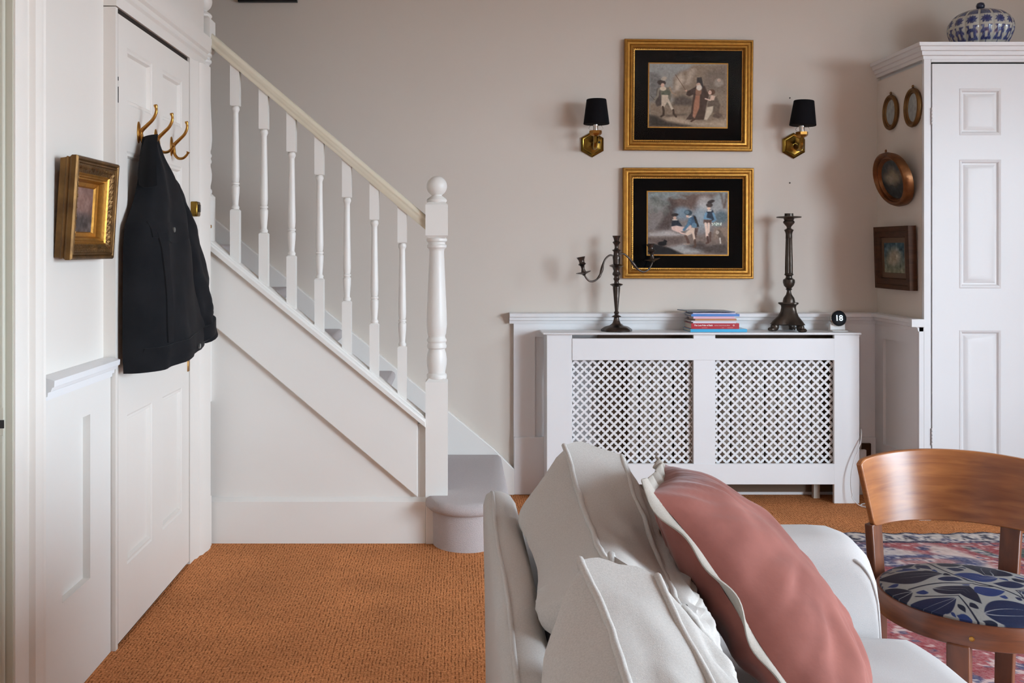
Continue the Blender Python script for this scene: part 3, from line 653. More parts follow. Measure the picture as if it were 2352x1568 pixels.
# ================================================================== PICTURES ON THE BACK WALL
def fig_leg(cv, pts, w, col): cv.line(pts, w, col)
def print_upper():
    cv = Canvas(176, 146, (132, 124, 114)); N = lambda x, y: ((x - 318) / 1222, (y - 306) / 1000)
    cv.put(1 - cv.Y * 1.6, (140, 142, 140), .8)
    cv.poly([N(690, 840), N(700, 520), N(800, 430), N(930, 390), N(1000, 320), N(1540, 306), N(1540, 900), N(900, 900)], (128, 112, 96), 1, .05)
    cv.poly([N(715, 740), N(745, 530), N(830, 450), N(870, 560), N(790, 720)], (178, 164, 148), .8, .05)
    cv.poly([N(880, 640), N(930, 420), N(1010, 370), N(1050, 400), N(960, 620)], (172, 156, 140), .7, .05)
    cv.poly([N(1180, 700), N(1210, 420), N(1540, 320), N(1540, 760)], (104, 92, 82), .7, .1)
    cv.poly([N(318, 900), N(318, 450), N(420, 455), N(500, 530), N(560, 700), N(500, 920)], (104, 100, 96), .85, .05)
    cv.poly([N(318, 930), N(1540, 900), N(1540, 1306), N(318, 1306)], (122, 106, 90), 1, .06)
    cv.poly([N(690, 960), N(720, 850), N(840, 800), N(1000, 860), N(1010, 970), N(800, 960)], (80, 70, 62), .9, .05)
    cv.poly([N(480, 1190), N(700, 1130), N(1100, 1240), N(1530, 1190), N(1530, 1306), N(800, 1260)], (160, 142, 122), .9, .07)
    cv.poly([N(318, 1120), N(430, 1140), N(620, 1230), N(980, 1290), N(900, 1306), N(318, 1306)], (56, 50, 44), .95, .05)
    cv.ell(*N(1410, 600), .06, .07, (150, 138, 124), .8, .5); cv.ell(*N(1415, 560), .022, .026, (176, 152, 136), 1, .4)
    # man with plumed hat
    cv.poly([N(440, 700), N(520, 680), N(520, 960), N(440, 990), N(415, 920)], (72, 62, 56), 1, .012)
    cv.poly([N(480, 690), N(640, 680), N(670, 800), N(640, 960), N(520, 950)], (104, 98, 84), 1, .012)
    cv.ell(*N(580, 770), .058, .05, (82, 84, 70), .9, .3)
    cv.poly([N(515, 800), N(620, 800), N(610, 900), N(555, 1000), N(510, 990)], (178, 162, 142), 1, .012)
    cv.poly([N(620, 850), N(690, 1000), N(720, 1040), N(670, 1035), N(600, 900)], (182, 168, 150), 1, .012)
    cv.line([N(535, 990), N(550, 1060), N(545, 1120), N(510, 1145)], .018, (66, 52, 42)); cv.line([N(700, 1035), N(705, 1100), N(745, 1145)], .017, (66, 52, 42))
    cv.line([N(640, 680), N(680, 770), N(735, 795)], .016, (140, 120, 100)); cv.line([N(470, 710), N(450, 820), N(400, 890)], .020, (122, 112, 98)); cv.line([N(330, 800), N(400, 880)], .004, (70, 60, 50))
    cv.ell(*N(535, 700), .042, .035, (190, 174, 152), 1, .4); cv.ell(*N(525, 640), .026, .036, (186, 152, 132), 1, .3)
    cv.ell(*N(510, 605), .055, .040, (62, 52, 48), 1, .2, 10); cv.ell(*N(530, 640), .022, .026, (190, 156, 136), 1, .3); cv.ell(*N(550, 540), .04, .03, (170, 156, 138), .9, .5, -30)
    cv.poly([N(560, 1120), N(900, 1095), N(910, 1115), N(620, 1150)], (74, 62, 52), .7, .03)
    # bearded robed figure with staff
    cv.poly([N(1050, 660), N(1190, 650), N(1260, 800), N(1210, 1000), N(1200, 1190), N(900, 1190), N(980, 1080), N(1000, 900), N(1020, 760)], (70, 54, 46), 1, .012)
    cv.poly([N(1050, 800), N(1120, 800), N(1110, 1000), N(1040, 1170), N(1005, 1140), N(1020, 950)], (146, 102, 80), 1, .015)
    cv.ell(*N(1090, 740), .042, .07, (132, 98, 78), 1, .3)
    cv.poly([N(1060, 660), N(920, 740), N(895, 790), N(940, 820), N(1040, 780)], (66, 52, 46), 1, .012)
    cv.line([N(730, 480), N(890, 720)], .0045, (92, 66, 48)); cv.ell(*N(900, 730), .014, .014, (176, 140, 120), 1, .3)
    cv.poly([N(1070, 520), N(1140, 515), N(1175, 680), N(1130, 690), N(1065, 610)], (54, 48, 46), 1, .01)
    cv.ell(*N(1095, 635), .028, .032, (172, 140, 122), 1, .3); cv.ell(*N(1105, 680), .036, .045, (196, 186, 172), 1, .4)
    cv.line([N(985, 1215), N(1030, 1190)], .016, (70, 50, 40))
    # kneeling woman
    cv.poly([N(1270, 830), N(1380, 820), N(1440, 950), N(1420, 1080), N(1250, 1080), N(1240, 930)], (96, 82, 70), 1, .015)
    cv.poly([N(1230, 990), N(1330, 970), N(1320, 1060), N(1230, 1195), N(1185, 1190)], (176, 162, 142), 1, .015); cv.ell(*N(1400, 1120), .06, .045, (88, 74, 64), .9, .4)
    cv.poly([N(1290, 800), N(1360, 810), N(1340, 880), N(1270, 880)], (196, 168, 148), 1, .012); cv.line([N(1280, 880), N(1205, 855)], .014, (192, 164, 146))
    cv.ell(*N(1300, 750), .045, .046, (92, 64, 48), 1, .3); cv.ell(*N(1275, 755), .022, .034, (194, 160, 142), 1, .3)
    cv.noise(60, 50, 5); cv.noise(170, 140, 4); return cv
def print_lower():
    cv = Canvas(180, 142, (118, 110, 106)); N = lambda x, y: ((x - 315) / 1245, (y - 306) / 985)
    cv.put((.35 - cv.Y) * 3, (128, 134, 132), .8)
    cv.poly([N(600, 380), N(900, 330), N(1400, 330), N(1250, 470), N(1120, 520), N(1050, 610), N(900, 560), N(740, 540)], (98, 80, 72), .95, .06)
    cv.poly([N(650, 400), N(760, 480), N(760, 700), N(640, 900), N(440, 900), N(560, 700)], (72, 60, 56), .8, .06)
    for k in range(34):
        x, y = RNG.uniform(340, 640), RNG.uniform(330, 640); cv.ell(*N(x, y), .05, .028, [(104, 106, 100), (88, 88, 84), (128, 128, 122)][k % 3], .5, .8, RNG.uniform(20, 80))
    for k in range(16):
        x, y = RNG.uniform(340, 1000), RNG.uniform(315, 400); cv.ell(*N(x, y), .05, .024, [(134, 142, 142), (112, 118, 116)][k % 2], .5, .8, RNG.uniform(-30, 30))
    cv.ell(*N(850, 640), .10, .10, (112, 134, 148), .7, .8); cv.ell(*N(1150, 700), .11, .2, (140, 152, 158), .7, .9); cv.ell(*N(1200, 470), .09, .11, (176, 172, 168), .7, .8)
    cv.ell(*N(1440, 560), .11, .18, (150, 150, 148), .7, .8); cv.ell(*N(1460, 700), .08, .1, (84, 96, 100), .9, .6)
    cv.poly([N(1440, 320), N(1470, 330), N(1500, 480), N(1530, 330), N(1560, 330), N(1530, 560), N(1490, 560)], (92, 78, 70), .9, .03)
    cv.poly([N(315, 920), N(900, 930), N(1120, 1000), N(1560, 860), N(1560, 1291), N(315, 1291)], (112, 98, 90), 1, .05)
    cv.poly([N(330, 950), N(640, 915), N(900, 985), N(640, 1010), N(330, 1010)], (170, 164, 160), .8, .05)
    cv.poly([N(315, 1020), N(850, 1010), N(860, 1130), N(620, 1150), N(315, 1090)], (92, 78, 72), .8, .06)
    cv.poly([N(620, 1180), N(900, 1120), N(1180, 1200), N(1180, 1260), N(860, 1285)], (150, 150, 148), .8, .06)
    cv.poly([N(315, 1120), N(480, 1140), N(660, 1190), N(880, 1291), N(315, 1291)], (34, 32, 32), 1, .03)
    cv.poly([N(1120, 1090), N(1240, 1150), N(1560, 1120), N(1560, 1291), N(1200, 1250), N(900, 1170)], (64, 56, 52), .8, .06)
    cv.poly([N(1350, 870), N(1560, 850), N(1560, 1010), N(1340, 1060)], (128, 110, 96), .9, .03)
    # dogs
    cv.ell(*N(540, 1120), .055, .035, (28, 26, 26), 1, .3); cv.ell(*N(585, 1085), .024, .022, (28, 26, 26), 1, .3); cv.poly([N(565, 1075), N(572, 1045), N(583, 1070)], (28, 26, 26)); cv.poly([N(600, 1090), N(622, 1085), N(600, 1105)], (28, 26, 26))
    cv.poly([N(1400, 900), N(1440, 900), N(1540, 1050), N(1550, 1110), N(1450, 1110), N(1390, 960)], (96, 82, 72), 1, .02); cv.ell(*N(1400, 940), .022, .03, (164, 150, 138), 1, .4); cv.line([N(1440, 1030), N(1450, 1110)], .012, (178, 170, 160))
    # seated figure in shadow and the reclining one
    cv.poly([N(690, 760), N(780, 740), N(850, 840), N(820, 900), N(680, 860)], (42, 46, 54), 1, .015); cv.ell(*N(735, 715), .020, .032, (182, 150, 132), 1, .3); cv.ell(*N(735, 665), .045, .024, (48, 42, 40), 1, .3, -8); cv.line([N(705, 745), N(770, 745)], .010, (196, 186, 172))
    cv.poly([N(680, 850), N(760, 835), N(900, 860), N(1000, 820), N(990, 880), N(900, 910), N(780, 940), N(690, 900)], (196, 168, 156), 1, .015); cv.line([N(770, 900), N(830, 950), N(885, 965)], .014, (200, 170, 156))
    # bending soldier
    cv.poly([N(950, 720), N(1050, 670), N(1115, 850), N(1040, 880), N(960, 800)], (70, 92, 112), 1, .015); cv.poly([N(1020, 670), N(1060, 690), N(1115, 850), N(1080, 860)], (52, 46, 42), 1, .015)
    cv.line([N(970, 740), N(945, 820), N(880, 900)], .024, (78, 108, 128)); cv.ell(*N(1040, 830), .032, .04, (90, 116, 132), 1, .3)
    cv.poly([N(990, 870), N(1090, 870), N(1080, 960), N(1020, 950), N(910, 1010), N(890, 960)], (192, 170, 152), 1, .015); cv.line([N(905, 1000), N(935, 1060), N(950, 1110)], .022, (92, 70, 60)); cv.line([N(880, 1125), N(960, 1125)], .010, (150, 130, 116))
    cv.poly([N(1050, 870), N(1105, 870), N(1060, 1050), N(1030, 1010)], (84, 66, 60), 1, .012); cv.line([N(1020, 940), N(1045, 1060)], .018, (190, 168, 150)); cv.line([N(1050, 1060), N(1055, 1160), N(1030, 1172)], .018, (84, 64, 54))
    cv.ell(*N(935, 680), .018, .030, (190, 158, 140), 1, .3, 15); cv.ell(*N(945, 630), .050, .042, (56, 66, 72), 1, .3, 25); cv.ell(*N(925, 625), .03, .03, (104, 124, 134), .8, .5); cv.line([N(955, 705), N(990, 690)], .010, (200, 196, 188))
    # standing soldier with basket
    cv.poly([N(1230, 610), N(1330, 590), N(1380, 750), N(1300, 760), N(1230, 720)], (52, 60, 70), 1, .014); cv.line([N(1225, 640), N(1200, 720), N(1290, 740)], .020, (108, 140, 160)); cv.line([N(1335, 640), N(1370, 740), N(1330, 770)], .018, (100, 130, 150))
    cv.poly([N(1185, 740), N(1310, 740), N(1300, 810), N(1180, 800)], (94, 74, 66), 1, .014); cv.line([N(1215, 800), N(1230, 900), N(1240, 1010)], .022, (204, 180, 164)); cv.line([N(1265, 800), N(1262, 940)], .020, (198, 174, 158))
    cv.line([N(1245, 1010), N(1260, 1100), N(1230, 1112)], .018, (82, 60, 52)); cv.line([N(1290, 940), N(1290, 1080)], .016, (90, 70, 60)); cv.ell(*N(1395, 815), .055, .030, (122, 134, 124), 1, .4)
    for k in range(24): cv.ell(*N(RNG.uniform(1310, 1460), RNG.uniform(790, 830)), .006, .008, (196, 200, 188), .9, .5)
    cv.ell(*N(1265, 560), .022, .032, (198, 166, 146), 1, .3); cv.ell(*N(1275, 510), .042, .036, (72, 62, 58), 1, .3); cv.ell(*N(1300, 455), .050, .026, (62, 54, 52), 1, .4, -25); cv.line([N(1250, 605), N(1300, 600)], .010, (206, 200, 190))
    cv.noise(60, 50, 5); cv.noise(180, 140, 4); return cv
def framed(name, u0, v0, u1, v1, tilt, cv, label, fw=.052):
    Yf = 4.968; c0, c1 = at(u0, v0, Yf), at(u1, v1, Yf); cx, cz = (c0.x + c1.x) / 2, (c0.z + c1.z) / 2; hw, hh = (c1.x - c0.x) / 2, (c0.z - c1.z) / 2
    r_ = root(name, (cx, 4.998, cz), label, 'picture', 'gilt framed prints on the back wall'); r_.rotation_euler = (0, R(tilt), 0)
    W = lambda x, y, z: (cx + x, y, cz + z)
    def rect(ins, y): return [W(-hw + ins, y, -hh + ins), W(hw - ins, y, -hh + ins), W(hw - ins, y, hh - ins), W(-hw + ins, y, hh - ins)]
    mb = MB(); mb.loft([rect(i, y) for i, y in [(0, 4.997), (0, 4.972), (.004, 4.966), (.010, 4.966), (.014, 4.972), (.022, 4.972), (.026, 4.974), (.032, 4.968), (.040, 4.967), (.045, 4.972), (.047, 4.980), (fw + .002, 4.982), (fw + .002, 4.990)]], cap=False)
    mb.build('frame', m_gold, r_, smooth=30)
    mb = MB(); nb = 0
    for side in range(4):
        Ln = (2 * hw if side % 2 == 0 else 2 * hh) - 2 * (fw - .004); n = int(Ln / .0095)
        for i in range(n):
            t = -Ln / 2 + Ln * (i + .5) / n; e = (hh if side % 2 == 0 else hw) - fw + .0045
            c = [W(t, 4.979, e), W(e, 4.979, t), W(t, 4.979, -e), W(-e, 4.979, t)][side]; s_ = .0034
            mb.add([(c[0] + dx * s_, c[1] + dy * s_, c[2] + dz_ * s_) for dx, dy, dz_ in [(1, 0, 0), (-1, 0, 0), (0, 0, 1), (0, 0, -1), (0, -1, 0), (0, 1, 0)]], [(0, 2, 4), (2, 1, 4), (1, 3, 4), (3, 0, 4), (2, 0, 5), (1, 2, 5), (3, 1, 5), (0, 3, 5)])
    mb.build('beading', m_gold, r_, smooth=0, kind='stuff')
    mx = .084; pw, ph = hw - fw - mx * .92, hh - fw - mx * .84
    MB().box(cx - hw + fw, cx + hw - fw, 4.986, 4.989, cz - hh + fw, cz + hh - fw).build('mount', m_mat, r_, smooth=0, label='black glass mount')
    mb = MB()
    mb.loft([[W(-a, 4.9852, -b), W(a, 4.9852, -b), W(a, 4.9852, b), W(-a, 4.9852, b)] for a, b in [(pw + .006, ph + .006), (pw, ph)]], cap=False); mb.build('gold_line', m_gold, r_, smooth=0)
    print_mesh(cv, W(-pw, 4.9850, ph), (2 * pw, 0, 0), (0, 0, -2 * ph)).build('print', m_paint, r_, smooth=0, cols=cv.cols(1.45))
    MB().box(cx - hw + fw, cx + hw - fw, 4.9815, 4.9825, cz - hh + fw, cz + hh - fw).build('glass', m_glass, r_, smooth=0)
    return r_
framed('framed_print', 1434, 90, 1730, 346, .55, print_upper(), 'upper gilt framed print of a robed bearded man with staff')
framed('framed_print', 1431, 385, 1732, 640, .15, print_lower(), 'lower gilt framed print of soldiers under a tree')
# dark frame hanging above the flight of stairs
p = at(682, 4, 4.975); mb = MB(); sf = root('framed_picture', (p.x - .1, 4.998, p.z), 'dark frame at the top edge above the stairs', 'picture')
def rect2(ins, y): return [(p.x - .30 + ins, y, p.z + ins), (p.x - ins, y, p.z + ins), (p.x - ins, y, p.z + .24 - ins), (p.x - .30 + ins, y, p.z + .24 - ins)]
mb.loft([rect2(0, 4.998), rect2(0, 4.972), rect2(.02, 4.972), rect2(.025, 4.982)], cap=False); mb.build('frame', m_blackmetal, sf)
MB().box(p.x - .28, p.x - .02, 4.984, 4.990, p.z + .02, p.z + .22).build('print', m_mat, sf)

# nails
for u, v, lab in [(1814, 225, 'tiny nail in the wall above the right sconce'), (1814, 420, 'tiny nail in the wall below the right sconce')]:
    q = at(u, v, 4.999); mb = MB(); mb.lathe(0, 0, [(.0035, 0), (.0035, .003), (.001, .004)], 8, Matrix.Translation(q) @ Matrix.Rotation(R(90), 4, 'X')); tag(mb.build('nail', m_blackmetal, origin=q), lab, 'nail')

# ================================================================== WALL SCONCES
def sconce(u, v, label, tilt, switch):
    c = at(u, v, 5.0); r_ = root('wall_sconce', c, label, 'sconce', 'brass sconces either side of the prints')
    def hexa(rad, y): return [(c.x + rad * math.sin(R(60 * k)), y, c.z + rad * math.cos(R(60 * k))) for k in range(6)]
    mb = MB(); mb.loft([hexa(.066, 4.999), hexa(.066, 4.992), hexa(.056, 4.985), hexa(.052, 4.986), hexa(.046, 4.979), hexa(.030, 4.977), hexa(.012, 4.970)]); mb.build('back_plate', m_agedbrass, r_, smooth=20)
    yl = 4.875
    path = [(c.x, 4.975, c.z - .002), (c.x, 4.94, c.z - .020), (c.x, 4.90, c.z - .026), (c.x, 4.880, c.z - .010), (c.x, yl, c.z + .018), (c.x, yl, c.z + .036)]
    mb = MB(); mb.tube(catmull(path, 6), .0115, 6); mb.build('arm', m_agedbrass, r_, smooth=25)
    mb = MB(); mb.lathe(c.x, yl, [(.012, c.z + .028), (.024, c.z + .034), (.031, c.z + .042), (.031, c.z + .056), (.028, c.z + .056), (.027, c.z + .046), (.010, c.z + .044)], 6); mb.build('drip_tray', m_brass, r_, smooth=20)
    mb = MB(); mb.lathe(c.x, yl, [(.0125, c.z + .044), (.0125, c.z + .075), (.0135, c.z + .077), (.0135, c.z + .100), (.010, c.z + .105)], 16); mb.build('lamp_holder', m_chrome, r_)
    mb = MB(); mb.lathe(c.x, yl, [(.013, c.z + .10), (.015, c.z + .12), (.022, c.z + .15), (.021, c.z + .17), (.010, c.z + .19), (.001, c.z + .195)], 14); mb.build('bulb', m_plaswhite, r_, smooth=60)
    mb = MB(); A = Matrix.Translation((c.x + .004, yl, c.z + .088)) @ Matrix.Rotation(R(tilt), 4, 'Y')
    mb.lathe(0, 0, [(.0625, 0), (.0645, .002), (.049, .122), (.047, .124), (.046, .122), (.0605, .003), (.0625, 0)], 32, A); sh = mb.build('lamp_shade', m_shade, r_, smooth=40)
    mb = MB()
    mb.tube([(c.x + s_ * x, yl - .012, c.z + z) for s_, x, z in [(-1, .018, .090), (-1, .030, .076), (-1, .036, .066), (-1, .027, .0575), (0, 0, .0575), (1, .027, .0575), (1, .036, .066), (1, .030, .076), (1, .018, .090)]], .0009, 5)
    mb.build('shade_carrier', m_chrome, r_)
    if switch:
        mb = MB(); mb.ell((c.x + .017, 4.868, c.z - .002), (.006, .006, .006)); mb.build('switch', m_blackmetal, r_)
sconce(1360, 332, 'left brass sconce with black shade beside the upper print', 0, True)
sconce(1822, 335, 'right brass sconce with a tilted black shade', 3, False)

# ================================================================== CUPBOARD IN THE ALCOVE
cu = root('cupboard', (2.7, 4.75, 0), 'white built-in alcove cupboard with a raised panel door', 'cupboard')
ZTOP = 2.19; XD0 = (2140 - CX) / F * YC; XD1 = XD0 + .762; XE = XW
mb = MB(); mb.box(XR, XR + .02, YC + .02, YB, 0, 2.10); mb.build('side_panel', m_wall, cu)
zh = H + (570 - 146) / F * YC
mb = MB(); mb.box(XR, XD0 - .003, YC, YC + .02, 0, ZTOP - .06); mb.box(XD1 + .002, XE, YC, YC + .02, 0, ZTOP - .06); mb.box(XD0 - .002, XD1 + .002, YC, YC + .02, zh + .007, ZTOP - .06); mb.build('face_frame', m_cupboard, cu, bevel=.0015)
mb = MB(); mb.box(XR + .02, XE, YC + .02, YB, ZTOP - .10, ZTOP - .005); mb.build('top_board', m_cupboard, cu)
cprof = [(.02, -.072), (-.004, -.072), (-.006, -.058), (-.014, -.055), (-.016, -.038), (-.024, -.035), (-.028, -.018), (-.036, -.015), (-.038, 0), (.02, 0)]
prr = []
for a, b in cprof: prr.append(((XR + a, YB), (XR + a, YC + a), (XE, YC + a), ZTOP + b))
mb = MB(); mb.loft([[Vector((q[k][0], q[k][1], q[3])) for q in prr] for k in range(3)]); mb.build('cornice', m_cupboard, cu, smooth=20)
MB().box(XD0 - .01, XD1 + .01, YC + .0125, YC + .02, .05, zh + .012).build('painted_gap_shade', m_dark, cu)  # black strip painted in as the shade of the gap round the door
# door
dz0 = .04; rows = [(H - (1250 - CY) / F * YC, H - (757 - CY) / F * YC), (H - (662 - CY) / F * YC, H - (366 - CY) / F * YC), (H - (311 - CY) / F * YC, H - (203 - CY) / F * YC)]
rows[0] = (.19, rows[0][1]); pc = [(fx(2202, YC), fx(2299, YC)), (fx(2202, YC) + .335, fx(2299, YC) + .335)]
pc[1] = (XD1 - (pc[0][1] - XD0), XD1 - (pc[0][0] - XD0))
xs = [XD0 + .001, *pc[0], *pc[1], XD1 - .001]; zs = [dz0, *rows[0], *rows[1], *rows[2], zh - .002]
mb = MB()
for i in range(5):
    for j in range(7):
        if i in (1, 3) and j in (1, 3, 5): continue
        mb.box(xs[i], xs[i + 1], YC - .004, YC + .012, zs[j], zs[j + 1])
dd = mb.build('door', m_cupboard, cu)
for a, b in pc:
    for c_, d_ in rows:
        mb = MB(); rings = []
        for ins, y in [(0, YC - .004), (.004, YC - .006), (.012, YC - .003), (.018, YC + .005), (.024, YC + .006), (.040, YC - .002), (.044, YC - .003), (.06, YC - .003)]:
            rings.append([(a + ins, y, c_ + ins), (b - ins, y, c_ + ins), (b - ins, y, d_ - ins), (a + ins, y, d_ - ins)])
        mb.loft(rings, cap=False); n = len(mb.v); mb.f.append((n - 4, n - 3, n - 2, n - 1)); mb.build('raised_panel', m_cupboard, dd, smooth=20)
for v in (267, 1002):
    z = H - (v - CY) / F * YC; mb = MB()
    for k in range(-2, 3): mb.lathe(XD0 - .001, YC - .006, [(.004, z + k * .016 - .0065), (.004, z + k * .016 + .0065)], 8)
    mb.build('hinge', m_cupboard, dd)
# dado on the cupboard's side
mb = MB()
for y0, y1, z0, z1 in [(YC + .02, 4.60, 0, .875), (4.88, YW, 0, .875), (4.60, 4.88, 0, .275), (4.60, 4.88, .80, .875)]: mb.box(XR - .022, XR, y0, y1, z0, z1)
mb.build('side_dado_frame', m_cupboard, cu)
MB().box(XR - .008, XR, 4.60, 4.88, .275, .80).build('side_dado_panel', m_cupboard, cu)
MB().sweep([(.02, .868), (-.004, .868), (-.008, .884), (-.018, .888), (-.020, .902), (-.032, .906), (-.034, .921), (-.03, .924), (.02, .924)], (XR - .022, YC + .0, 0), (XR - .022, YW - .03, 0), (1, 0, 0), (0, 0, 1)).build('side_dado_rail', m_cupboard, cu, smooth=20)
MB().box(XR - .062, XR - .0005, YC - .012, YC + .008, .888, .925).build('dado_end_cap', m_cupboard, cu, bevel=.002)
MB().box(XR - .022, XR, YC + .0, YC + .02, 0, .888).build('dado_end_strip', m_cupboard, cu, bevel=.001)

# blue and white jar
def jar():
    jx, jy, zb = (2252 - CX) / F * 4.70, 4.70, ZTOP - .004
    r_ = root('ginger_jar', (jx, jy, zb), 'lobed blue and white china jar on top of the cupboard', 'jar')
    NL = 14; nu, nv = 14 * 16, 60
    prof = catmull([(.085, 0, 0), (.098, 0, .012), (.122, 0, .045), (.140, 0, .085), (.1455, 0, .118), (.138, 0, .150), (.112, 0, .180), (.075, 0, .198), (.040, 0, .205), (.004, 0, .206)], 8)
    prof = [(p.x, p.z) for p in prof]; cvs = np.linspace(0, len(prof) - 1, nv)
    pr = [(float(np.interp(c, range(len(prof)), [p[0] for p in prof])), float(np.interp(c, range(len(prof)), [p[1] for p in prof]))) for c in cvs]
    off = R(8)
    def fn(u, v):
        i = min(int(round(v * (nv - 1))), nv - 1); r, z = pr[i]; a = 2 * math.pi * u
        l = abs(math.sin((a - off) * NL / 2)); rr = r * (1 - .055 * (1 - l ** .7) * min(1, r / .06)); return (jx + rr * math.cos(a), jy + rr * math.sin(a), zb + z)
    mb = MB(); mb.grid(fn, nu, nv, closed_u=True)
    cols = np.zeros((nv, nu, 3))
    W_, B_, G_ = np.array((184, 184, 176.)), np.array((30, 42, 104.)), np.array((96, 104, 120.))
    nz = RNG.normal(size=(nv, nu))
    for j in range(nv):
        z = pr[j][1] / .206
        for i in range(nu):
            q = ((2 * math.pi * i / nu - off) * NL / (2 * math.pi)) % 1 * 2 - 1     # -1..1 across a lobe
            k = W_; aq = abs(q)
            if z < .2 and aq < .32 * (1 - abs(z - .08) / .12): k = B_
            elif .20 < z < .53:
                t = (z - .2) / .33; wv = .68 + .16 * math.sin(t * 14)
                if aq < wv and not (aq < .13 and .2 < t < .5) : k = B_ * .8 + W_ * .2 * (1 + .6 * nz[j, i])
                if .8 < t and aq < .25: k = W_
            elif .57 < z < .76 and (q / .72) ** 2 + ((z - .665) / .09) ** 2 < 1 + .25 * math.sin(10 * math.atan2(q, (z - .665) * 6)):
                k = B_ if (q / .28) ** 2 + ((z - .665) / .04) ** 2 < 1 else B_ * .6 + G_ * .4 + 14 * nz[j, i]
            elif z > .80 and aq < .80: k = G_ * .75 + B_ * .25 + 10 * nz[j, i] if z > .86 or aq < .7 else B_ * .7
            cols[j, i] = k
    mb.build('body', m_china, r_, smooth=60, cols=lin(np.clip(cols, 0, 255)).reshape(-1, 3))
    k = MB(); k.lathe(jx, jy, [(.012, zb + .203), (.010, zb + .210), (.018, zb + .216), (.020, zb + .226), (.016, zb + .238), (.004, zb + .243)], 16); k.build('knob', M('blue_glaze', (38, 46, 66), .15, coat=.4), r_, smooth=60)
jar()

# pictures on the cupboard's side ---------------------------------------
def side_map(yc, zc, lean=0, off=0):
    # local (a along depth away from viewer, b up, d out of the wall) -> world
    return lambda a, b, d: (XR - .002 - off - d - lean * b, yc + a, zc + b)
def cloud_print(cv, sky, low):
    cv.put(cv.Y, low, 1); cv.ell(.5, .42, .34, .22, (150, 134, 110), .8, .9); cv.ell(.35, .5, .2, .14, (126, 118, 104), .7, .9); cv.noise(10, 8, 7); cv.noise(30, 24, 5); cv.line([(0, .68), (1, .70)], .012, (60, 54, 46), .7)
def oval_frame(u, v, sa, sb, th, lean, mat, label, X, face, nm='oval_miniature'):
    yc = X * F / (u - CX); zc = H - (v - CY) / F * yc
    W = side_map(yc, zc, lean, lean * sb if lean else 0)
    r_ = root(nm, (XR, yc, zc - sb), label, 'picture')
    n = 40
    def ring(k, d): return [W((sa - k) * math.cos(q), (sb - k) * math.sin(q), d) for q in np.linspace(0, 2 * math.pi, n, endpoint=False)]
    fw = min(sa, sb) * (.34 if th < .03 else .30)
    mb = MB(); mb.loft([ring(.004, 0), ring(0, th * .5), ring(fw * .15, th * .9), ring(fw * .35, th), ring(fw * .55, th * .85), ring(fw * .62, th * .62), ring(fw * .8, th * .66), ring(fw, th * .4), ring(fw * 1.05, th * .3)], cap=False); mb.build('frame', mat, r_, smooth=40)
    cv = Canvas(30, 36, face); cloud_print(cv, face, tuple(x * .75 for x in face)) if th > .03 else cv.noise(8, 8, 8)
    mb = MB(); ax = np.linspace(-1, 1, 30); 
    pts = []
    for jj in range(36):
        for ii in range(30):
            xx, yy = ax[ii], 1 - 2 * jj / 35; q = max(abs(xx), abs(yy)); rr = math.hypot(xx, yy) or 1
            f = q / rr; pts.append(W((sa - fw) * -xx * f * 1.02, (sb - fw) * yy * f * 1.02, th * .35))
    fs = [(j * 30 + i, j * 30 + i + 1, j * 30 + 31 + i, j * 30 + 30 + i) for j in range(35) for i in range(29)]
    mb.add(pts, fs); mb.build('miniature', m_paint, r_, smooth=0, cols=cv.cols())
    mb = MB(); q = W(0, sb + .006, th * .4); mb.ell(q, (.005, .008, .008), 8, 6); mb.build('hanging_ring', mat, r_)
oval_frame(2043, 258, .078, .088, .020, 0, m_oldgold, 'far small oval gilt frame high on the cupboard side', 2.128, (150, 152, 148))
oval_frame(2093, 247, .078, .093, .022, 0, m_oldgold, 'near small oval gilt frame close to the cupboard corner', 2.126, (150, 152, 148))
oval_frame(2047, 412, .165, .130, .046, .26, m_ovalgilt, 'large leaning oval gilt frame with a dark landscape', 2.080, (64, 66, 66), 'oval_picture')
def small_landscape():
    y0, y1 = 4.555, 4.935; zc = H - (592 - CY) / F * 4.73; hb = .152; th = .036; yc = (y0 + y1) / 2; ha = (y1 - y0) / 2
    W = side_map(yc, zc, .03, .005)
    r_ = root('landscape_picture', (XR, yc, zc - hb), 'dark wooden framed landscape lowest on the cupboard side', 'picture')
    def rect(i, d): return [W(-ha + i, -hb + i, d), W(ha - i, -hb + i, d), W(ha - i, hb - i, d), W(-ha + i, hb - i, d)]
    mb = MB(); mb.loft([rect(0, 0), rect(0, th), rect(.02, th), rect(.024, th - .004), rect(.05, th - .006), rect(.055, th - .014)], cap=False); mb.build('frame', m_walnut, r_, smooth=20)
    mb = MB(); mb.loft([rect(.05, th - .015), rect(.078, th - .015), rect(.08, th - .018)], cap=False); mb.build('mount', M('brown_mount', (86, 62, 40), .6), r_, smooth=20)
    cv = Canvas(60, 44, (62, 84, 92)); cv.put((cv.Y - .3) * 1.6, (130, 128, 104), .9); cv.ell(.5, .45, .3, .25, (178, 164, 142), .8, 1); cv.ell(.35, .6, .25, .15, (150, 140, 120), .7, 1); cv.noise(14, 10, 12); cv.noise(40, 30, 8)
    A, B_, D_ = Vector(W(ha - .078, hb - .078, th - .017)), Vector(W(-ha + .078, hb - .078, th - .017)), Vector(W(ha - .078, -hb + .078, th - .017))
    print_mesh(cv, A, B_ - A, D_ - A).build('painting', m_paint, r_, smooth=0, cols=cv.cols())
small_landscape()

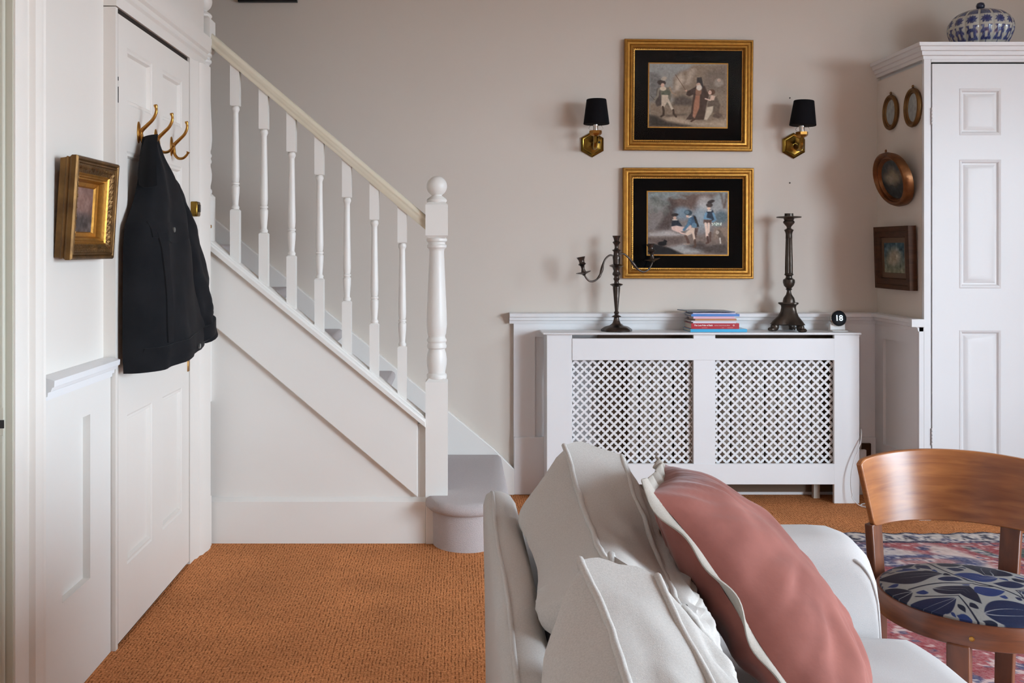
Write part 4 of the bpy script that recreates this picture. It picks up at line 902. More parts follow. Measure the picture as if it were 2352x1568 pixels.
# ================================================================== GILT PICTURE ON THE LEFT WALL
def gilt_left():
    y0, y1 = 2.655, 2.985; zc = .5 * (H - (355 - CY) / F * 2.66 + H - (597 - CY) / F * 2.66); hb = .143; ha = (y1 - y0) / 2; yc = (y0 + y1) / 2
    lean = .065; XWL = -1.098
    W = lambda a, b, d: (XWL + .011 + d + lean * b, yc + a, zc + b)
    r_ = root('gilt_picture', (XWL, yc, zc - hb), 'deep ornate gilt framed picture on the left wall', 'picture')
    def rect(i, d, e=0): return [W(-ha + i, -hb + i, d), W(ha - i, -hb + i, d), W(ha - i, hb - i, d), W(-ha + i, hb - i, d)]
    mb = MB(); mb.loft([rect(.008, 0), rect(.006, .016), rect(.003, .020), rect(.006, .026), rect(.004, .028), rect(0, .034), rect(0, .046), rect(.004, .051), rect(.009, .050), rect(.012, .046), rect(.014, .049), rect(.018, .049), rect(.020, .045)], cap=False); mb.build('frame', m_oldgold, r_, smooth=25)
    # carved scrollwork band: displaced slope
    mb = MB(); n = 90
    def edge(side, t, i, d):
        La, Lb = ha - i, hb - i
        return [(lerp(-La, La, t), Lb), (La, lerp(Lb, -Lb, t)), (lerp(La, -La, t), -Lb), (-La, lerp(-Lb, Lb, t))][side] + (d,)
    for side in range(4):
        Ls = 2 * (ha if side % 2 == 0 else hb)
        def fn(u, v):
            i = lerp(.020, .043, v); d = lerp(.045, .036, v)
            env = math.sin(math.pi * v) * min(1, 8 * u * (1 - u) * 4)
            k = .5 + .5 * math.sin(u * Ls * 330 + 5 * math.sin(v * 5)) ; d += env * (.0045 * k + .0035 * (noise.noise(Vector((u * Ls * 130, v * 5, side)))))
            a, b, dd_ = edge(side, u, i, d); return W(a, b, dd_)
        mb.grid(fn, n, 10)
    mb.build('carving', m_oldgold, r_, smooth=60)
    mb = MB(); mb.loft([rect(.043, .036), rect(.046, .038), rect(.050, .034), rect(.053, .035), rect(.056, .030), rect(.060, .031), rect(.063, .026), rect(.066, .014), rect(.076, .010), rect(.080, .004)], cap=False); mb.build('inner_slip', m_gold, r_, smooth=20)
    i = .079; cv = Canvas(44, 36, (120, 92, 84)); cv.put((cv.Y - .5) * 5, (84, 74, 70), .9); cv.ell(.6, .75, .3, .15, (60, 52, 50), .7, .9); cv.ell(.4, .3, .4, .2, (142, 108, 96), .6, 1); cv.noise(10, 8, 8); cv.noise(30, 26, 6)
    A, B_, D_ = Vector(W(-ha + i, hb - i, .0045)), Vector(W(ha - i, hb - i, .0045)), Vector(W(-ha + i, -hb + i, .0045))
    print_mesh(cv, A, B_ - A, D_ - A).build('painting', m_paint, r_, smooth=0, cols=cv.cols())
gilt_left()

# ================================================================== COAT HOOKS AND JACKET
def hook(u, v, label):
    y = 1.055 * F / (CX - u); c = Vector((XL, y, H - (v - CY) / F * y))
    r_ = root('coat_hook', c, label, 'hook', 'brass coat hooks on the door')
    mb = MB(); A = Matrix.Translation(c) @ Matrix.Rotation(R(90), 4, 'Y')
    rings = []
    for k, d in [(1, 0), (1, .003), (.75, .006), (.3, .007)]: rings.append([(XL + d, y + .014 * k * math.cos(q), c.z + .036 * k * math.sin(q)) for q in np.linspace(0, 2 * math.pi, 20, endpoint=False)])
    mb.loft(rings); mb.build('rose', m_brass, r_, smooth=40)
    up = catmull([(XL + .006, y, c.z - .01), (XL + .012, y, c.z + .006), (XL + .030, y, c.z + .024), (XL + .050, y, c.z + .045), (XL + .060, y, c.z + .070), (XL + .057, y, c.z + .092)], 6)
    mb = MB(); mb.tube(up, [lerp(.0075, .0042, i / len(up)) + (.002 if i > len(up) - 4 else 0) for i in range(len(up))], 10); mb.build('upper_prong', m_brass, r_, smooth=60)
    dn = catmull([(XL + .006, y, c.z + .012), (XL + .011, y, c.z - .012), (XL + .014, y, c.z - .030), (XL + .026, y, c.z - .044), (XL + .044, y, c.z - .044), (XL + .058, y, c.z - .032), (XL + .064, y, c.z - .020)], 6)
    mb = MB(); mb.tube(dn, [lerp(.0065, .004, i / len(dn)) + (.0025 if i > len(dn) - 4 else 0) for i in range(len(dn))], 10); mb.build('lower_prong', m_brass, r_, smooth=60)
hook(321, 304, 'near brass double hook holding the jacket')
hook(360, 320, 'middle brass double hook just above the jacket shoulder')
hook(396, 336, 'far brass double hook hanging empty on the door')

def jacket():
    r_ = root('denim_jacket', (XL, 3.35, .85), 'black denim jacket hung by its collar on the door hook', 'jacket')
    # sections: height, near edge, far edge, how far it stands off the door
    Tn = [(.80, 3.07), (.93, 3.05), (1.05, 3.05), (1.25, 3.055), (1.32, 3.07), (1.36, 3.11), (1.40, 3.15), (1.46, 3.19), (1.50, 3.21), (1.56, 3.225), (1.617, 3.240)]
    Tf = [(.80, 3.58), (.93, 3.60), (1.05, 3.59), (1.25, 3.58), (1.38, 3.53), (1.45, 3.47), (1.50, 3.42), (1.56, 3.345), (1.617, 3.285)]
    Tb = [(.80, .165), (.93, .170), (1.05, .160), (1.25, .142), (1.38, .116), (1.45, .098), (1.50, .084), (1.56, .066), (1.617, .054)]
    n, m = 72, 64
    def body(u, v):
        z = lerp(.885, 1.612, v); yn, yf, b = interp(Tn, z), interp(Tf, z), interp(Tb, z)
        a = 2 * math.pi * u; cy, hy = (yn + yf) / 2, (yf - yn) / 2
        ca, sa = math.cos(a), math.sin(a)
        y = cy + hy * math.copysign(abs(ca) ** .8, ca); out = max(sa, -.0)
        x = .012 + (b - .012) * (abs(sa) ** .75 if sa > 0 else 0)
        fold = (.010 * math.sin(9 * a + 2.2 * math.sin(5 * z)) + .026 * noise.noise(Vector((y * 8, z * 2.6, 1.7))) + .008 * noise.noise(Vector((y * 22, z * 9, 4.7)))) * (1 - .75 * v) * (abs(sa) if sa > 0 else 0)
        x += fold
        hem = -.02 * math.sin(a * 1.0) * (1 - v) ** 6
        zz = z + (1 - v) ** 8 * (.05 * (y - 3.15) / .4 - .015) 
        return (XL + .006 + max(x, .004), y, zz)
    mb = MB(); mb.grid(body, n, m, closed_u=True); mb.f.append(tuple((m - 1) * n + i for i in range(n))); mb.f.append(tuple(reversed(range(n))))
    mb.build('body', m_jacket, r_, smooth=70)
    # sleeve hanging at the front, wrist towards the foot of the door frame
    S = [(XL + .062, 3.36, 1.475), (XL + .082, 3.40, 1.40), (XL + .108, 3.44, 1.29), (XL + .130, 3.465, 1.16), (XL + .142, 3.48, 1.05), (XL + .150, 3.49, .985), (XL + .153, 3.495, .945)]
    Sp = catmull(S, 7); Rr = [lerp(.048, .064, min(1, i / 10)) + .006 * noise.noise(Vector((i * .45, 3, 1))) for i in range(len(Sp))]
    mb = MB(); rings = []
    for i, p in enumerate(Sp):
        ring = []
        for q in np.linspace(0, 2 * math.pi, 20, endpoint=False):
            rr = Rr[i] * (1 + .13 * math.sin(3 * q + i * .22) + .09 * math.sin(5 * q - i * .45) + .16 * noise.noise(Vector((math.cos(q) * 1.4, math.sin(q) * 1.4, i * .17)))); ring.append((p.x + rr * .62 * math.cos(q), p.y + rr * 1.05 * math.sin(q), p.z + .02 * math.sin(q)))
        rings.append(ring)
    mb.loft(rings); sl = mb.build('sleeve', m_jacket, r_, smooth=70)
    p = Sp[-1]; mb = MB(); mb.loft([[(p.x + k * .044 * math.cos(q), p.y + k * .072 * math.sin(q), z + .02 * math.sin(q)) for q in np.linspace(0, 2 * math.pi, 20, endpoint=False)] for z, k in [(p.z + .045, 1.0), (p.z - .004, 1.0), (p.z - .006, .9)]]); mb.build('cuff', m_jacket, sl, smooth=40)
    # the second sleeve, behind, shows at the lower right
    S2 = catmull([(XL + .07, 3.52, 1.25), (XL + .100, 3.56, 1.08), (XL + .125, 3.59, .97), (XL + .135, 3.60, .925)], 6)
    mb = MB(); mb.loft([[(p.x + .045 * math.cos(q), p.y + .055 * math.sin(q), p.z + .02 * math.sin(q)) for q in np.linspace(0, 2 * math.pi, 16, endpoint=False)] for p in S2]); mb.build('sleeve', m_jacket, r_, smooth=60)
    # collar turned down over the shoulder
    mb = MB()
    def collar(u, v, o):                         # from the door outwards, folded down towards the viewer
        x = lerp(-1.046, lerp(-.988, -.966, v), u); y = lerp(lerp(3.262, 3.205, v), lerp(3.232, 3.150, v), u) - .022 * math.sin(math.pi * u) * (.6 + .4 * v) - .012 * math.sin(math.pi * v)
        z = lerp(1.620 + .006 * u, lerp(1.452, 1.440, u) + .012 * (2 * u - 1) ** 2, v)
        return (x + o * .5, y - o, z)
    nu, nv = 14, 12; mb.grid(lambda u, v: collar(u, v, .006), nu, nv); k = len(mb.v); mb.grid(lambda u, v: collar(u, v, 0), nu, nv)
    for i in range(nu - 1): mb.f += [(i, i + 1, k + i + 1, k + i), ((nv - 1) * nu + i, k + (nv - 1) * nu + i, k + (nv - 1) * nu + i + 1, (nv - 1) * nu + i + 1)]
    for j in range(nv - 1): mb.f += [(j * nu, k + j * nu, k + j * nu + nu, j * nu + nu), (j * nu + nu - 1, j * nu + 2 * nu - 1, k + j * nu + 2 * nu - 1, k + j * nu + nu - 1)]
    mb.build('collar', m_jacket, r_, smooth=50)
    def surf(y, z, o):                           # a point on the jacket front
        yn, yf, b = interp(Tn, z), interp(Tf, z), interp(Tb, z); cy, hy = (yn + yf) / 2, (yf - yn) / 2
        ca = max(-1, min(1, (y - cy) / hy)); ca = math.copysign(abs(ca) ** 1.25, ca); sa = math.sqrt(1 - ca * ca)
        a = math.acos(ca); v = (z - .885) / .727
        fold = (.010 * math.sin(9 * a + 2.2 * math.sin(5 * z)) + .026 * noise.noise(Vector((y * 8, z * 2.6, 1.7))) + .008 * noise.noise(Vector((y * 22, z * 9, 4.7)))) * (1 - .75 * v) * sa
        return Vector((XL + .006 + .012 + (b - .012) * sa ** .75 + fold + o, y, z))
    mb = MB(); fl = [[surf(lerp(3.10, 3.33, u), lerp(1.335, 1.285 - .02 * (1 - abs(2 * u - 1)), v), .004) for u in np.linspace(0, 1, 10)] for v in (0, .5, 1)]
    fl2 = [[p + Vector((-.008, 0, 0)) for p in r] for r in fl]
    for g in (fl, fl2): mb.grid(lambda u, v, g=g: g[int(round(v * 2))][int(round(u * 9))], 10, 3)
    for i in range(9): mb.f += [(i, 30 + i, 31 + i, i + 1), (20 + i, 21 + i, 51 + i, 50 + i)]
    for j in (0, 1): mb.f += [(j * 10, j * 10 + 10, j * 10 + 40, j * 10 + 30), (j * 10 + 9, j * 10 + 39, j * 10 + 49, j * 10 + 19)]
    mb.build('pocket_flap', m_jacket, r_, smooth=30)
    for y, z in [(3.232, 1.311), (3.36, .915)]:
        p = surf(y, z, .006); A = Matrix.Translation(p) @ Matrix.Rotation(R(90), 4, 'Y')
        mb = MB(); mb.lathe(0, 0, [(.0085, -.004), (.0085, .002), (.006, .003), (.001, .0025)], 16, A); mb.build('button', m_button, r_, smooth=40, label='metal button')
    mb = MB(); pl = [[surf(y0, z, o) for z in np.linspace(.95, 1.30, 16)] for y0, o in [(3.115, -.003), (3.115, .005), (3.150, .005), (3.150, -.003)]]
    mb.loft(pl, cap=False, closed=False); mb.build('placket', m_jacket, r_, smooth=30)
    mb = MB(); rg = []
    for z, o in [(.945, .003), (.945, .007), (.902, .007), (.902, .003)]:
        rg.append([surf(y, z + .05 * (y - 3.15) / .4 * .8, o) for y in np.linspace(3.06, 3.34, 14)])
    mb.loft(rg, cap=False, closed=False); mb.build('hem_band', m_jacket, r_, smooth=30)
jacket()

# ================================================================== RUG
def rug():
    x0, x1, y0, y1 = 1.0, 3.15, .9, 4.265
    w_, h_ = 240, 380; cv = Canvas(w_, h_, (158, 78, 82)); asp = (x1 - x0) / (y1 - y0)
    for k in range(150):
        cx, cy = RNG.uniform(0, 1), RNG.uniform(.03, 1); s_ = RNG.uniform(.015, .06)
        cv.ell(cx, cy, s_, s_ * asp * RNG.uniform(.5, 1), [(70, 80, 116), (176, 120, 116), (206, 186, 174), (150, 60, 66), (66, 92, 92), (214, 200, 190), (60, 66, 100)][k % 7], .85, .5, RNG.uniform(0, 90))
    for k in range(60):
        cx, cy = RNG.uniform(0, 1), RNG.uniform(.03, 1); cv.ell(cx, cy, .012, .012 * asp, [(222, 208, 196), (60, 66, 104)][k % 2], .9, .4)
    cv.ell(.40, .115, .10, .028, (64, 70, 108), .95, .25); cv.ell(.40, .115, .06, .016, (190, 130, 120), .8, .4); cv.ell(.62, .085, .045, .020, (70, 96, 88), .9, .4); cv.ell(.22, .065, .03, .012, (64, 74, 110), .9, .4); cv.ell(.75, .05, .03, .012, (64, 74, 110), .9, .4)
    # far border band
    bw = .034
    cv.put((bw - cv.Y) / .002, (202, 192, 184)); cv.put((.006 - cv.Y) / .002, (44, 46, 66)); cv.put(((cv.Y > bw) & (cv.Y < bw + .006)) * 1., (60, 56, 78))
    n = 26
    for k in range(n):
        c = (k + .5) / n
        cv.ell(c, .021, .011, .010, (40, 44, 66), 1, .3); cv.ell(c + .004, .019, .006, .006, (206, 196, 186), 1, .4); cv.line([(c - .5 / n, .030), (c - .25 / n, .010)], .0022, (44, 46, 66))
    q = Canvas.noise(cv, 50, 160, 10); q2 = cv.noise(160, 260, 9); cv.put(((q + q2 + 1.5 * np.clip((cv.Y - .35) * 3, 0, 1)) > .9) * 1., (210, 198, 190), .75); cv.put(((q - q2) > 1.25) * 1., (66, 68, 100), .8)
    wv = lambda u: .012 * math.sin(u * 46) * .35 + .006 * math.sin(u * 21 + 1)
    def fn(u, v):
        e = max(0, 1 - v / .05); return (lerp(x0, x1, u), lerp(y1, y0, v) + wv(u) * e, .009 + .005 * e * math.sin(u * 60) ** 2)
    mb = MB(); mb.grid(fn, w_, h_)
    r_ = root('rug', ((x0 + x1) / 2, (y0 + y1) / 2, 0), 'worn red and blue patterned rug under the wooden chair', 'rug')
    mb.build('pile', m_rug, r_, smooth=60, cols=cv.cols())
    mb = MB(); rim = [fn(u, 0) for u in np.linspace(0, 1, 120)]
    mb.loft([[(p[0], p[1] + .004, 0.0005) for p in rim] , [(p[0], p[1] + .003, p[2] - .002) for p in rim], [(p[0], p[1] - .004, p[2] + .001) for p in rim]], cap=False, closed=False); mb.build('selvedge', M('selvedge', (66, 62, 76), .9, var=(60, .8, (190, 180, 172))), r_, smooth=0)
rug()

# ================================================================== SOFA
sofa = root('sofa', (.5, 1.4, 0), 'pale linen sofa seen from behind its back', 'sofa')
def rbox(mb, c, h, r, n=10, fn=None):
    pts = {}; fs = []
    def key(i, j, k):
        if (i, j, k) in pts: return pts[(i, j, k)]
        p = [2 * q / n - 1 for q in (i, j, k)]; w_ = [p[a] * h[a] for a in range(3)]
        cl_ = [max(-h[a] + r, min(h[a] - r, w_[a])) for a in range(3)]; d = Vector(w_) - Vector(cl_)
        q = Vector(cl_) + (d.normalized() * r if d.length > 1e-9 else Vector((0, 0, 0)))
        if fn: q = fn(q)
        pts[(i, j, k)] = len(mb.v); mb.v.append(tuple(Vector(c) + q)); return pts[(i, j, k)]
    for a in range(n):
        for b in range(n):
            for s_ in (0, n):
                mb.f.append((key(s_, a, b), key(s_, a + 1, b), key(s_, a + 1, b + 1), key(s_, a, b + 1)))
                mb.f.append((key(a, s_, b), key(a + 1, s_, b), key(a + 1, s_, b + 1), key(a, s_, b + 1)))
                mb.f.append((key(a, b, s_), key(a + 1, b, s_), key(a + 1, b + 1, s_), key(a, b + 1, s_)))
# back frame: slim, rounded top, leaning a little
def backx(z): return -.012 * (z - .3)
mb = MB(); sec = [(.068, .10), (.064, .45), (.060, .62), (.060, .660), (.066, .682), (.080, .690), (.102, .689), (.122, .682), (.134, .664), (.139, .63), (.150, .35), (.155, .10)]
ys_ = np.linspace(.45, 2.30, 38); rings = []
for y in ys_:
    e = max(0, (y - 2.27) / .03); e2 = max(0, (.48 - y) / .03)
    rings.append([(.1 + (x - .1) * (1 - .12 * max(e, e2) ** 2) + .003 * noise.noise(Vector((y * 4, z * 5, 0))), y, z * (1 - .014 * max(e, e2) ** 2) + .003 * noise.noise(Vector((y * 3, x * 9, 5)))) for x, z in sec])
mb.loft(rings); bk = mb.build('back', m_linen, sofa, smooth=60)
mb = MB(); mb.tube([(.0795 + .002 * math.sin(y * 9), y, .6885 - .012 * max(0, (y - 2.25) / .05) ** 2) for y in np.linspace(.45, 2.295, 40)], .0042, 8)
mb.tube([(.0795, 2.297, .676), (.074, 2.302, .60), (.074, 2.303, .45), (.076, 2.303, .10)], .004, 8); mb.build('piping', m_linen, bk, smooth=60)
# far arm and near arm
def arm(yc, nm):
    sec = []; XF, ZT = .935, .612
    for x, z in [(.14, .10), (XF, .10), (XF + .006, .30), (XF, .46), (XF - .006, .52), (XF - .022, .568), (XF - .050, .598), (XF - .085, .611), (XF - .13, .614), (.5, .613), (.14, .616)]: sec.append((x, z))
    prof = [(-.085, .070), (-.082, .045), (-.074, .024), (-.060, .010), (-.040, .002), (-.02, 0), (.02, 0), (.040, .002), (.060, .010), (.074, .024), (.082, .045), (.085, .070)]
    mb = MB(); rings = []; c = (.55, .35)
    for dy, ins in prof:
        ring = []
        for x, z in sec:
            ring.append((x - ins * .25 * smoothstep((x - .85) / .08), yc + dy, z - ins * smoothstep((z - .3) / .25)))
        rings.append(ring)
    mb.loft(rings); o = mb.build('arm', m_linen2, sofa, smooth=50)
    for sgn in (-1, 1):
        pp = [(x - .012, yc + sgn * .079, z - .032 * smoothstep((z - .3) / .25)) for x, z in sec[1:7]]; pp.append((pp[-1][0] - .03, yc + sgn * .052, pp[-1][2] - .012)); pp = catmull(pp, 4); mb = MB(); mb.tube(pp, .0042, 8); mb.build('piping', m_linen2, o, smooth=60)
arm(2.225, 'far'); arm(.50, 'near')
MB().box(.15, .90, .55, 2.15, .10, .285).build('seat_base', m_linen2, sofa, bevel=.01)
for x in (.11, .88):
    for y in (.5, 2.24): 
        mb = MB(); mb.lathe(x, y, [(.022, 0), (.030, .105)], 12); mb.build('foot', m_cherrydark, sofa)
# seat cushions
def seat_cushion(yc, hy, label):
    def fn(q):
        a, b = q.x / .395, q.y / hy
        if q.z > 0: q.z += .035 * (1 - a * a) * (1 - b * b) + .006 * noise.noise(Vector((q.x * 7, q.y * 7 + yc, 2)))
        q.x += .018 * (1 - b * b) * (1 if q.x > 0 else 0) * max(0, a); return q
    mb = MB(); rbox(mb, (.60, yc, .352), (.395, hy, .065), .05, 22, fn)
    return tag(mb.build('seat_cushion', m_linen2, origin=(.60, yc, .285), smooth=70), label, 'cushion', 'seat cushions of the sofa')
seat_cushion(1.745, .385, 'pale linen seat cushion beside the far arm of the sofa')
seat_cushion(.965, .37, 'pale linen seat cushion nearest the viewer')
# soft back cushions (box cushions with piped edges)
def wr(s_, t, seed, k=1.0):                       # creases running from the edges
    v = 0
    for i, (fx_, fy_, a) in enumerate([(3.1, 9.0, .5), (5.3, 4.0, .35), (9, 15, .18), (2, 22, .16)]): v += a * noise.noise(Vector((s_ * fx_ + t * 1.7, t * fy_ - s_ * 1.1, seed + i * 7)))
    return v * k
def box_cushion(cs, T, edge, bf, br, sag, label, seed, tops, xback=.160):
    """cs: mid-plane corners far-top, near-top, near-bottom, far-bottom; T: direction from rear to front; tops: that direction along the top seam, near and far."""
    ft, nt, nb, fb = [Vector(p) for p in cs]; T = Vector(T).normalized(); N = 56
    up = ((ft + nt) / 2 - (fb + nb) / 2).normalized(); t0, t1 = Vector(tops[0]).normalized(), Vector(tops[1]).normalized()
    def mid(s_, t):                               # s: -1 near .. 1 far, t: -1 bottom .. 1 top
        a, b = (s_ + 1) / 2, (t + 1) / 2
        p = (nb * (1 - a) + fb * a) * (1 - b) + (nt * (1 - a) + ft * a) * b
        c = (nb + fb) / 2 * (1 - b) + (nt + ft) / 2 * b; p = c + (p - c) * (1 - .035 * (1 - t * t))
        return p - up * sag * (1 - s_ ** 2) * b ** 2 + up * .014 * abs(s_) ** 8 * b ** 3
    def Te(s_, t): b = max(0, t); return (T * (1 - b) + (t0 * (1 - s_) / 2 + t1 * (1 + s_) / 2) * b).normalized()
    def g(s_, t, pk=0):
        tt = t - pk * (1 - t * t); return max(0, 1 - abs(s_) ** 3.2) ** .5 * max(0, 1 - abs(tt) ** 3.0) ** .52
    def soft(s_, t): return .25 + .75 * min(1, 4 * (1 - max(abs(s_), abs(t))))
    def wrk(s_, t, sd): return (.017 * wr(s_, t, sd) + .006 * math.sin(26 * s_ + 5 * noise.noise(Vector((t * 2.2, s_ * 1.5, sd)))) * math.exp(-((t - .55) / .3) ** 2)) * soft(s_, t)
    def front(s_, t): return mid(s_, t) + Te(s_, t) * (edge / 2) + T * (bf * g(s_, t) + wrk(s_, t, seed))
    def rear(s_, t):
        p = mid(s_, t) - Te(s_, t) * (edge / 2) - T * (br * g(s_, t, .20) + wrk(s_, t, seed + 50))
        lim = lerp(xback, .092, smoothstep((p.z - .665) / .05)); d = lim + .03 - p.x       # pressed against the sofa back
        if d > 0: p.x = lim + .03 * math.exp(-d / .03)
        return p
    rt = root('back_cushion', (nb + fb) / 2, label, 'cushion', 'back cushions of the sofa')
    mb = MB()
    mb.grid(lambda u, v: front(2 * u - 1, 2 * v - 1), N, N); mb.grid(lambda u, v: rear(2 * u - 1, 2 * v - 1), N, N)
    mb.build('cover', m_linen, rt, smooth=70)
    loop = [(2 * i / 60 - 1, 1) for i in range(60)] + [(1, 1 - 2 * i / 40) for i in range(40)] + [(1 - 2 * i / 60, -1) for i in range(60)] + [(-1, -1 + 2 * i / 40) for i in range(40)]
    loop = loop[130:] + loop[:130]; fr = [front(*q) for q in loop]; re_ = [rear(*q) for q in loop]; n = len(loop); c = mid(0, 0)
    mb = MB(); rings = []
    for k in np.linspace(0, 1, 9):
        rings.append([re_[i].lerp(fr[i], k) + (mid(*loop[i]) - c).normalized() * math.sin(math.pi * k) * (.014 + .022 * noise.noise(Vector((i * .16, k * 2.0, seed)))) for i in range(n)])
    mb.loft(rings, cap=False); mb.build('boxing', m_linen, rt, smooth=70)
    for lp, sg in ((fr, 1), (re_, -1)):
        mb = MB(); pts = [p + T * sg * .001 + Vector((.002 * noise.noise(p * 30) + .006 * noise.noise(p * 9), .002 * noise.noise(p * 31), .002 * noise.noise(p * 33) + .006 * noise.noise(p * 8))) for p in lp]; mb.tube(pts + [pts[0]], .0055, 8); mb.build('piping', m_linen, rt, smooth=60)
    return rt
T_ = (.95, 0, .31)
box_cushion([(.292, 2.085, .808), (.270, 1.37, .772), (.350, 1.36, .475), (.395, 2.10, .475)], T_, .122, .03, .20, .075, 'linen back cushion leaning at the far arm behind the pink pillow', 3, [(.82, 0, -.57), (.985, 0, -.16)])
box_cushion([(.222, 1.300, .812), (.222, .625, .80), (.355, .625, .475), (.355, 1.30, .475)], T_, .105, .035, .15, .055, 'linen back cushion nearest the viewer at the bottom of the picture', 11, [(.9, 0, -.4), (.97, 0, -.22)])

# pink pillow with a flax flange
def pillow():
    nt, ft = Vector((.335, 1.69, .828)), Vector((.440, 2.085, .79)); nb, fb = Vector((.628, 1.46, .468)), Vector((.738, 1.85, .455))
    n = (ft - nt).cross(nb - nt).normalized()
    if n.x < 0: n = -n
    N = 54; rt = root('throw_pillow', (nb + fb) / 2, 'dusty pink velvet pillow with a flax flange leaning on the sofa', 'pillow')
    def mid(s_, t):
        a, b = (s_ + 1) / 2, (t + 1) / 2; p = (nb * (1 - a) + fb * a) * (1 - b) + (nt * (1 - a) + ft * a) * b
        c = (nb + nt + fb + ft) / 4; k = 1 - .05 * (2 - abs(s_) - abs(t)) * (max(abs(s_), abs(t)) ** 4); p = c + (p - c) * k
        return p + n * (.018 * (t * t - 1) + .012 * math.sin(3.2 * t) * max(0, -s_))
    def g(s_, t): return max(0, 1 - abs(s_) ** 2.1) ** .6 * max(0, 1 - abs(t) ** 2.1) ** .6
    def crease(s_, t, sd):              # puckers that run in from the seam
        e = max(abs(s_), abs(t)); ang = math.atan2(t, s_)
        return (.013 * noise.noise(Vector((ang * 6, e * 1.2, sd))) * smoothstep((e - .25) / .5) + .006 * noise.noise(Vector((ang * 15, e * 2, sd))) * smoothstep((e - .55) / .3) + .011 * noise.noise(Vector((s_ * 3.2, t * 3.2, sd + 3)))) * (1 - .9 * e ** 8)
    def fr(s_, t): return mid(s_, t) + n * (.002 + .125 * g(s_, t) + crease(s_, t, 1))
    def re_(s_, t): return mid(s_, t) - n * (.002 + .070 * g(s_, t) + crease(s_, t, 9))
    mb = MB(); mb.grid(lambda u, v: fr(2 * u - 1, 2 * v - 1), N, N); mb.grid(lambda u, v: re_(2 * u - 1, 2 * v - 1), N, N); mb.build('cover', m_pink, rt, smooth=70)
    loop = [(2 * i / 60 - 1, 1) for i in range(60)] + [(1, 1 - 2 * i / 60) for i in range(60)] + [(1 - 2 * i / 60, -1) for i in range(60)] + [(-1, -1 + 2 * i / 60) for i in range(60)]
    c = mid(0, 0); rings = []
    for o, th in [(0.0, .003), (.014, .003), (.026, .0026), (.028, 0), (.026, -.0026), (.016, -.003), (0, -.003)]:
        ring = []
        for i, q in enumerate(loop):
            p = mid(*q); d = (p - c); d = d - n * d.dot(n); d.normalize(); s_, t = q; cor = (abs(s_) * abs(t)) ** 8
            wave = n * (o * (.30 * math.sin(i * .21) + .25 * math.sin(i * .47 + 1)))
            ring.append(p + d * (o * (1 + .35 * cor) - .004) + wave + n * th)
        rings.append(ring)
    mb = MB(); mb.loft(rings, cap=False); mb.build('flange', m_trim, rt, smooth=60, label='flax linen flange round the pillow edge')
pillow()

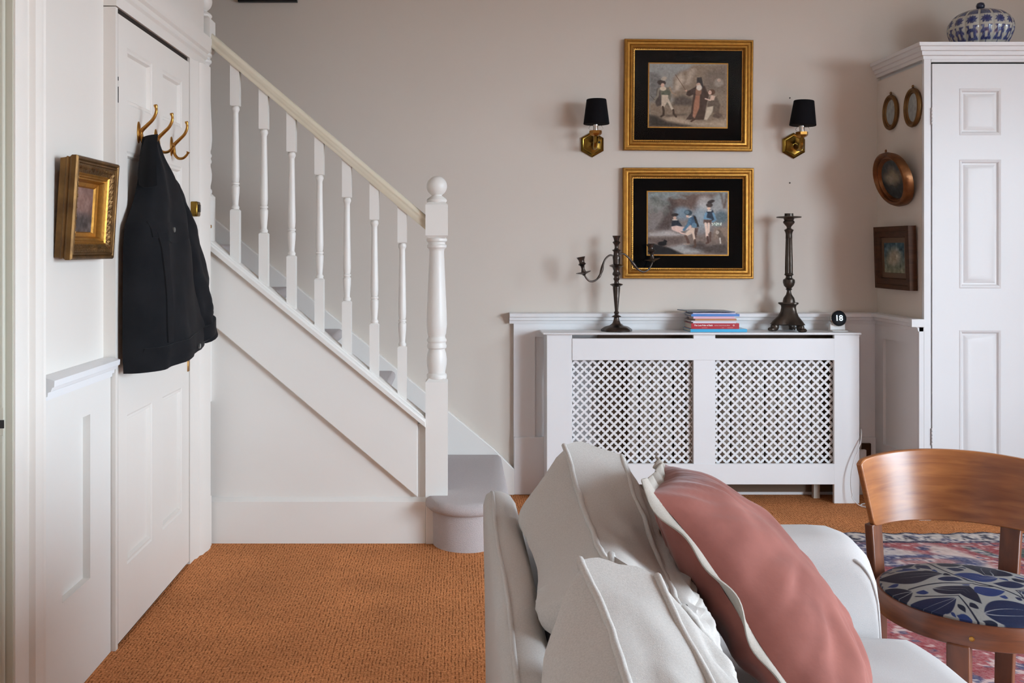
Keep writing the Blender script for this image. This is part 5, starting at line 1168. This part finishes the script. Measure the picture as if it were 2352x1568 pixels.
# ================================================================== TUB CHAIR
def chair():
    cx, cy = 1.205, 2.275; zf = .0145
    r_ = root('tub_chair', (cx, cy, zf), 'cherry wood tub chair with blue leaf patterned round seat', 'chair')
    P = lambda a, r, z: Vector((cx + r * math.cos(R(a)), cy + r * math.sin(R(a)), z))
    # curved back panel
    a0, a1 = 134, 16; mb = MB(); nu, nv = 48, 10
    def pan(u, v, rr):
        a = lerp(a0, a1, u); z = lerp(.548 + .004 * math.cos(R(a - 75)), .716 + .014 * math.sin(math.pi * u), v); e = min(1, min(u, 1 - u) * 16)
        zc = .632; z = zc + (z - zc) * (1 - .10 * (1 - e) ** 3)
        return P(a + (1 - 2 * u) * (v - .5) * 5, .240 + .024 * v + rr, z)
    mb.grid(lambda u, v: pan(u, v, 0), nu, nv); k = len(mb.v); mb.grid(lambda u, v: pan(u, v, .014), nu, nv)
    for i in range(nu - 1): mb.f += [(i, k + i, k + i + 1, i + 1), ((nv - 1) * nu + i, (nv - 1) * nu + i + 1, k + (nv - 1) * nu + i + 1, k + (nv - 1) * nu + i)]
    for j in range(nv - 1): mb.f += [(j * nu, j * nu + nu, k + j * nu + nu, k + j * nu), (j * nu + nu - 1, k + j * nu + nu - 1, k + j * nu + 2 * nu - 1, j * nu + 2 * nu - 1)]
    mb.build('backrest', m_cherry, r_, smooth=45, bevel=.003)
    # legs: two rear ones run up to the backrest
    def leg(a, rtop, rbot, z1, w_, d_, nm='leg'):
        mb = MB(); t = Vector((-math.sin(R(a)), math.cos(R(a)), 0)); q = Vector((math.cos(R(a)), math.sin(R(a)), 0)); rings = []
        for f, sc in [(0, .8), (.30, .9), (.62, 1), (1, 1)]:
            c = P(a, interp([(0, rbot), (.6, (rtop + rbot) / 2 - .006), (1, rtop)], f), lerp(zf, z1, f)); rings.append([c + t * sx_ * w_ / 2 * sc + q * sy_ * d_ / 2 * sc for sx_, sy_ in [(-1, -1), (1, -1), (1, 1), (-1, 1)]])
        mb.loft(rings); mb.build(nm, m_cherrydark, r_, smooth=20, bevel=.003)
    leg(127, .254, .235, .556, .046, .022); leg(44, .254, .185, .556, .046, .022)
    leg(233, .203, .208, .40, .046, .034); leg(318, .203, .205, .40, .046, .034)
    mb = MB(); mb.lathe(cx, cy, [(.150, .395), (.206, .393), (.216, .398), (.217, .440), (.212, .448), (.150, .448)], 64); ap = mb.build('seat_rim', m_cherryrim, r_, smooth=35)
    q = P(240, .2172, .418); A = Matrix.Translation(q) @ Matrix.Rotation(R(240 - 0), 4, 'Z') @ Matrix.Rotation(R(90), 4, 'Y')
    mb = MB(); mb.lathe(0, 0, [(.0055, -.002), (.0055, .001), (.0035, .0016), (.0035, .0004), (.001, .0004)], 14, A); mb.build('screw', m_brass, ap, label='brass screw head')
    # upholstered seat with leaf print
    n = 300; cv = Canvas(n, n, (134, 132, 128)); occ = np.zeros((n, n), bool)
    Xc, Yc = cv.X * 2 - 1, cv.Y * 2 - 1
    navy = [(16, 26, 56), (12, 18, 38), (24, 42, 88)]
    stems = [[(.30, 1.0), (.28, .6), (.15, .25), (-.10, -.05), (-.20, -.5), (-.10, -1)], [(.28, .55), (.55, .2), (.75, -.2), (.8, -.6)], [(.1, .2), (-.35, .05), (-.8, .1)], [(-.5, 1), (-.55, .6), (-.85, .3)]]
    for s_ in stems:
        pts = [(p.x, p.y) for p in catmull([(a, b, 0) for a, b in s_], 8)]; pp = [((a + 1) / 2, (b + 1) / 2) for a, b in pts]
        before = cv.a.copy(); cv.line(pp, .009, navy[1]); occ |= np.abs(cv.a - before).sum(2) > 20
    def leaf(ax, ay, ang, Ln, wd, col, test=True, margin=1.22):
        c, s_ = math.cos(ang), math.sin(ang); t = ((Xc - ax) * c + (Yc - ay) * s_) / Ln; d = np.abs(-(Xc - ax) * s_ + (Yc - ay) * c + .12 * Ln * np.sin(math.pi * np.clip(t, 0, 1)))
        wv_ = wd * np.clip(np.sin(math.pi * np.clip(t, 0, 1) ** .75), 0, 1) ** 1.05
        ins = (t > 0) & (t < 1) & (d < wv_); big = (t > -.03) & (t < 1.03) & (d < wv_ + .020)
        if test and (occ & big).sum() > .03 * ins.sum() + 4: return False
        cv.put(np.clip((wv_ - d) / .012 + .3, 0, 1) * ((t > 0) & (t < 1)), col); occ[ins] = True
        if Ln > .4: cv.put(np.clip((.010 * (1 - t) - np.abs(d - .25 * wv_)) / .006, 0, 1) * ((t > .0) & (t < .62)), (150, 148, 146), .9)
        return True
    rn = random.Random(5)
    for size in [(.80, .27), (.66, .23), (.55, .20), (.46, .17), (.38, .14), (.30, .11), (.22, .08), (.15, .055), (.10, .04)]:
        for k in range(450):
            x, y = rn.uniform(-1.05, 1.0), rn.uniform(-1.05, 1.0); ang = rn.choice([-.3, .2, .6, 2.6, 3.2, 3.6, -.9, 1.2]) + rn.uniform(-.25, .25)
            leaf(x, y, ang, size[0] * rn.uniform(.85, 1.1), size[1] * rn.uniform(.85, 1.1), rn.choice(navy))
    cv.noise(150, 150, 2)
    def dome(u, v):
        x, y = 2 * u - 1, 1 - 2 * v; q = max(abs(x), abs(y)); rr = math.hypot(x, y) or 1; f = q / rr; x, y = x * f, y * f; r2 = min(1, math.hypot(x, y))
        z = .452 + .026 * (1 - r2 ** 3.2) if r2 < .97 else .452 + .026 * (1 - .97 ** 3.2) * (1 - (r2 - .97) / .03) 
        return (cx + x * .207, cy + y * .207, z - (.010 if r2 > .995 else 0))
    mb = MB(); mb.grid(dome, n, n); mb.build('seat', m_fabric, r_, smooth=60, cols=cv.cols(), label='round seat pad with navy leaves on grey')
chair()
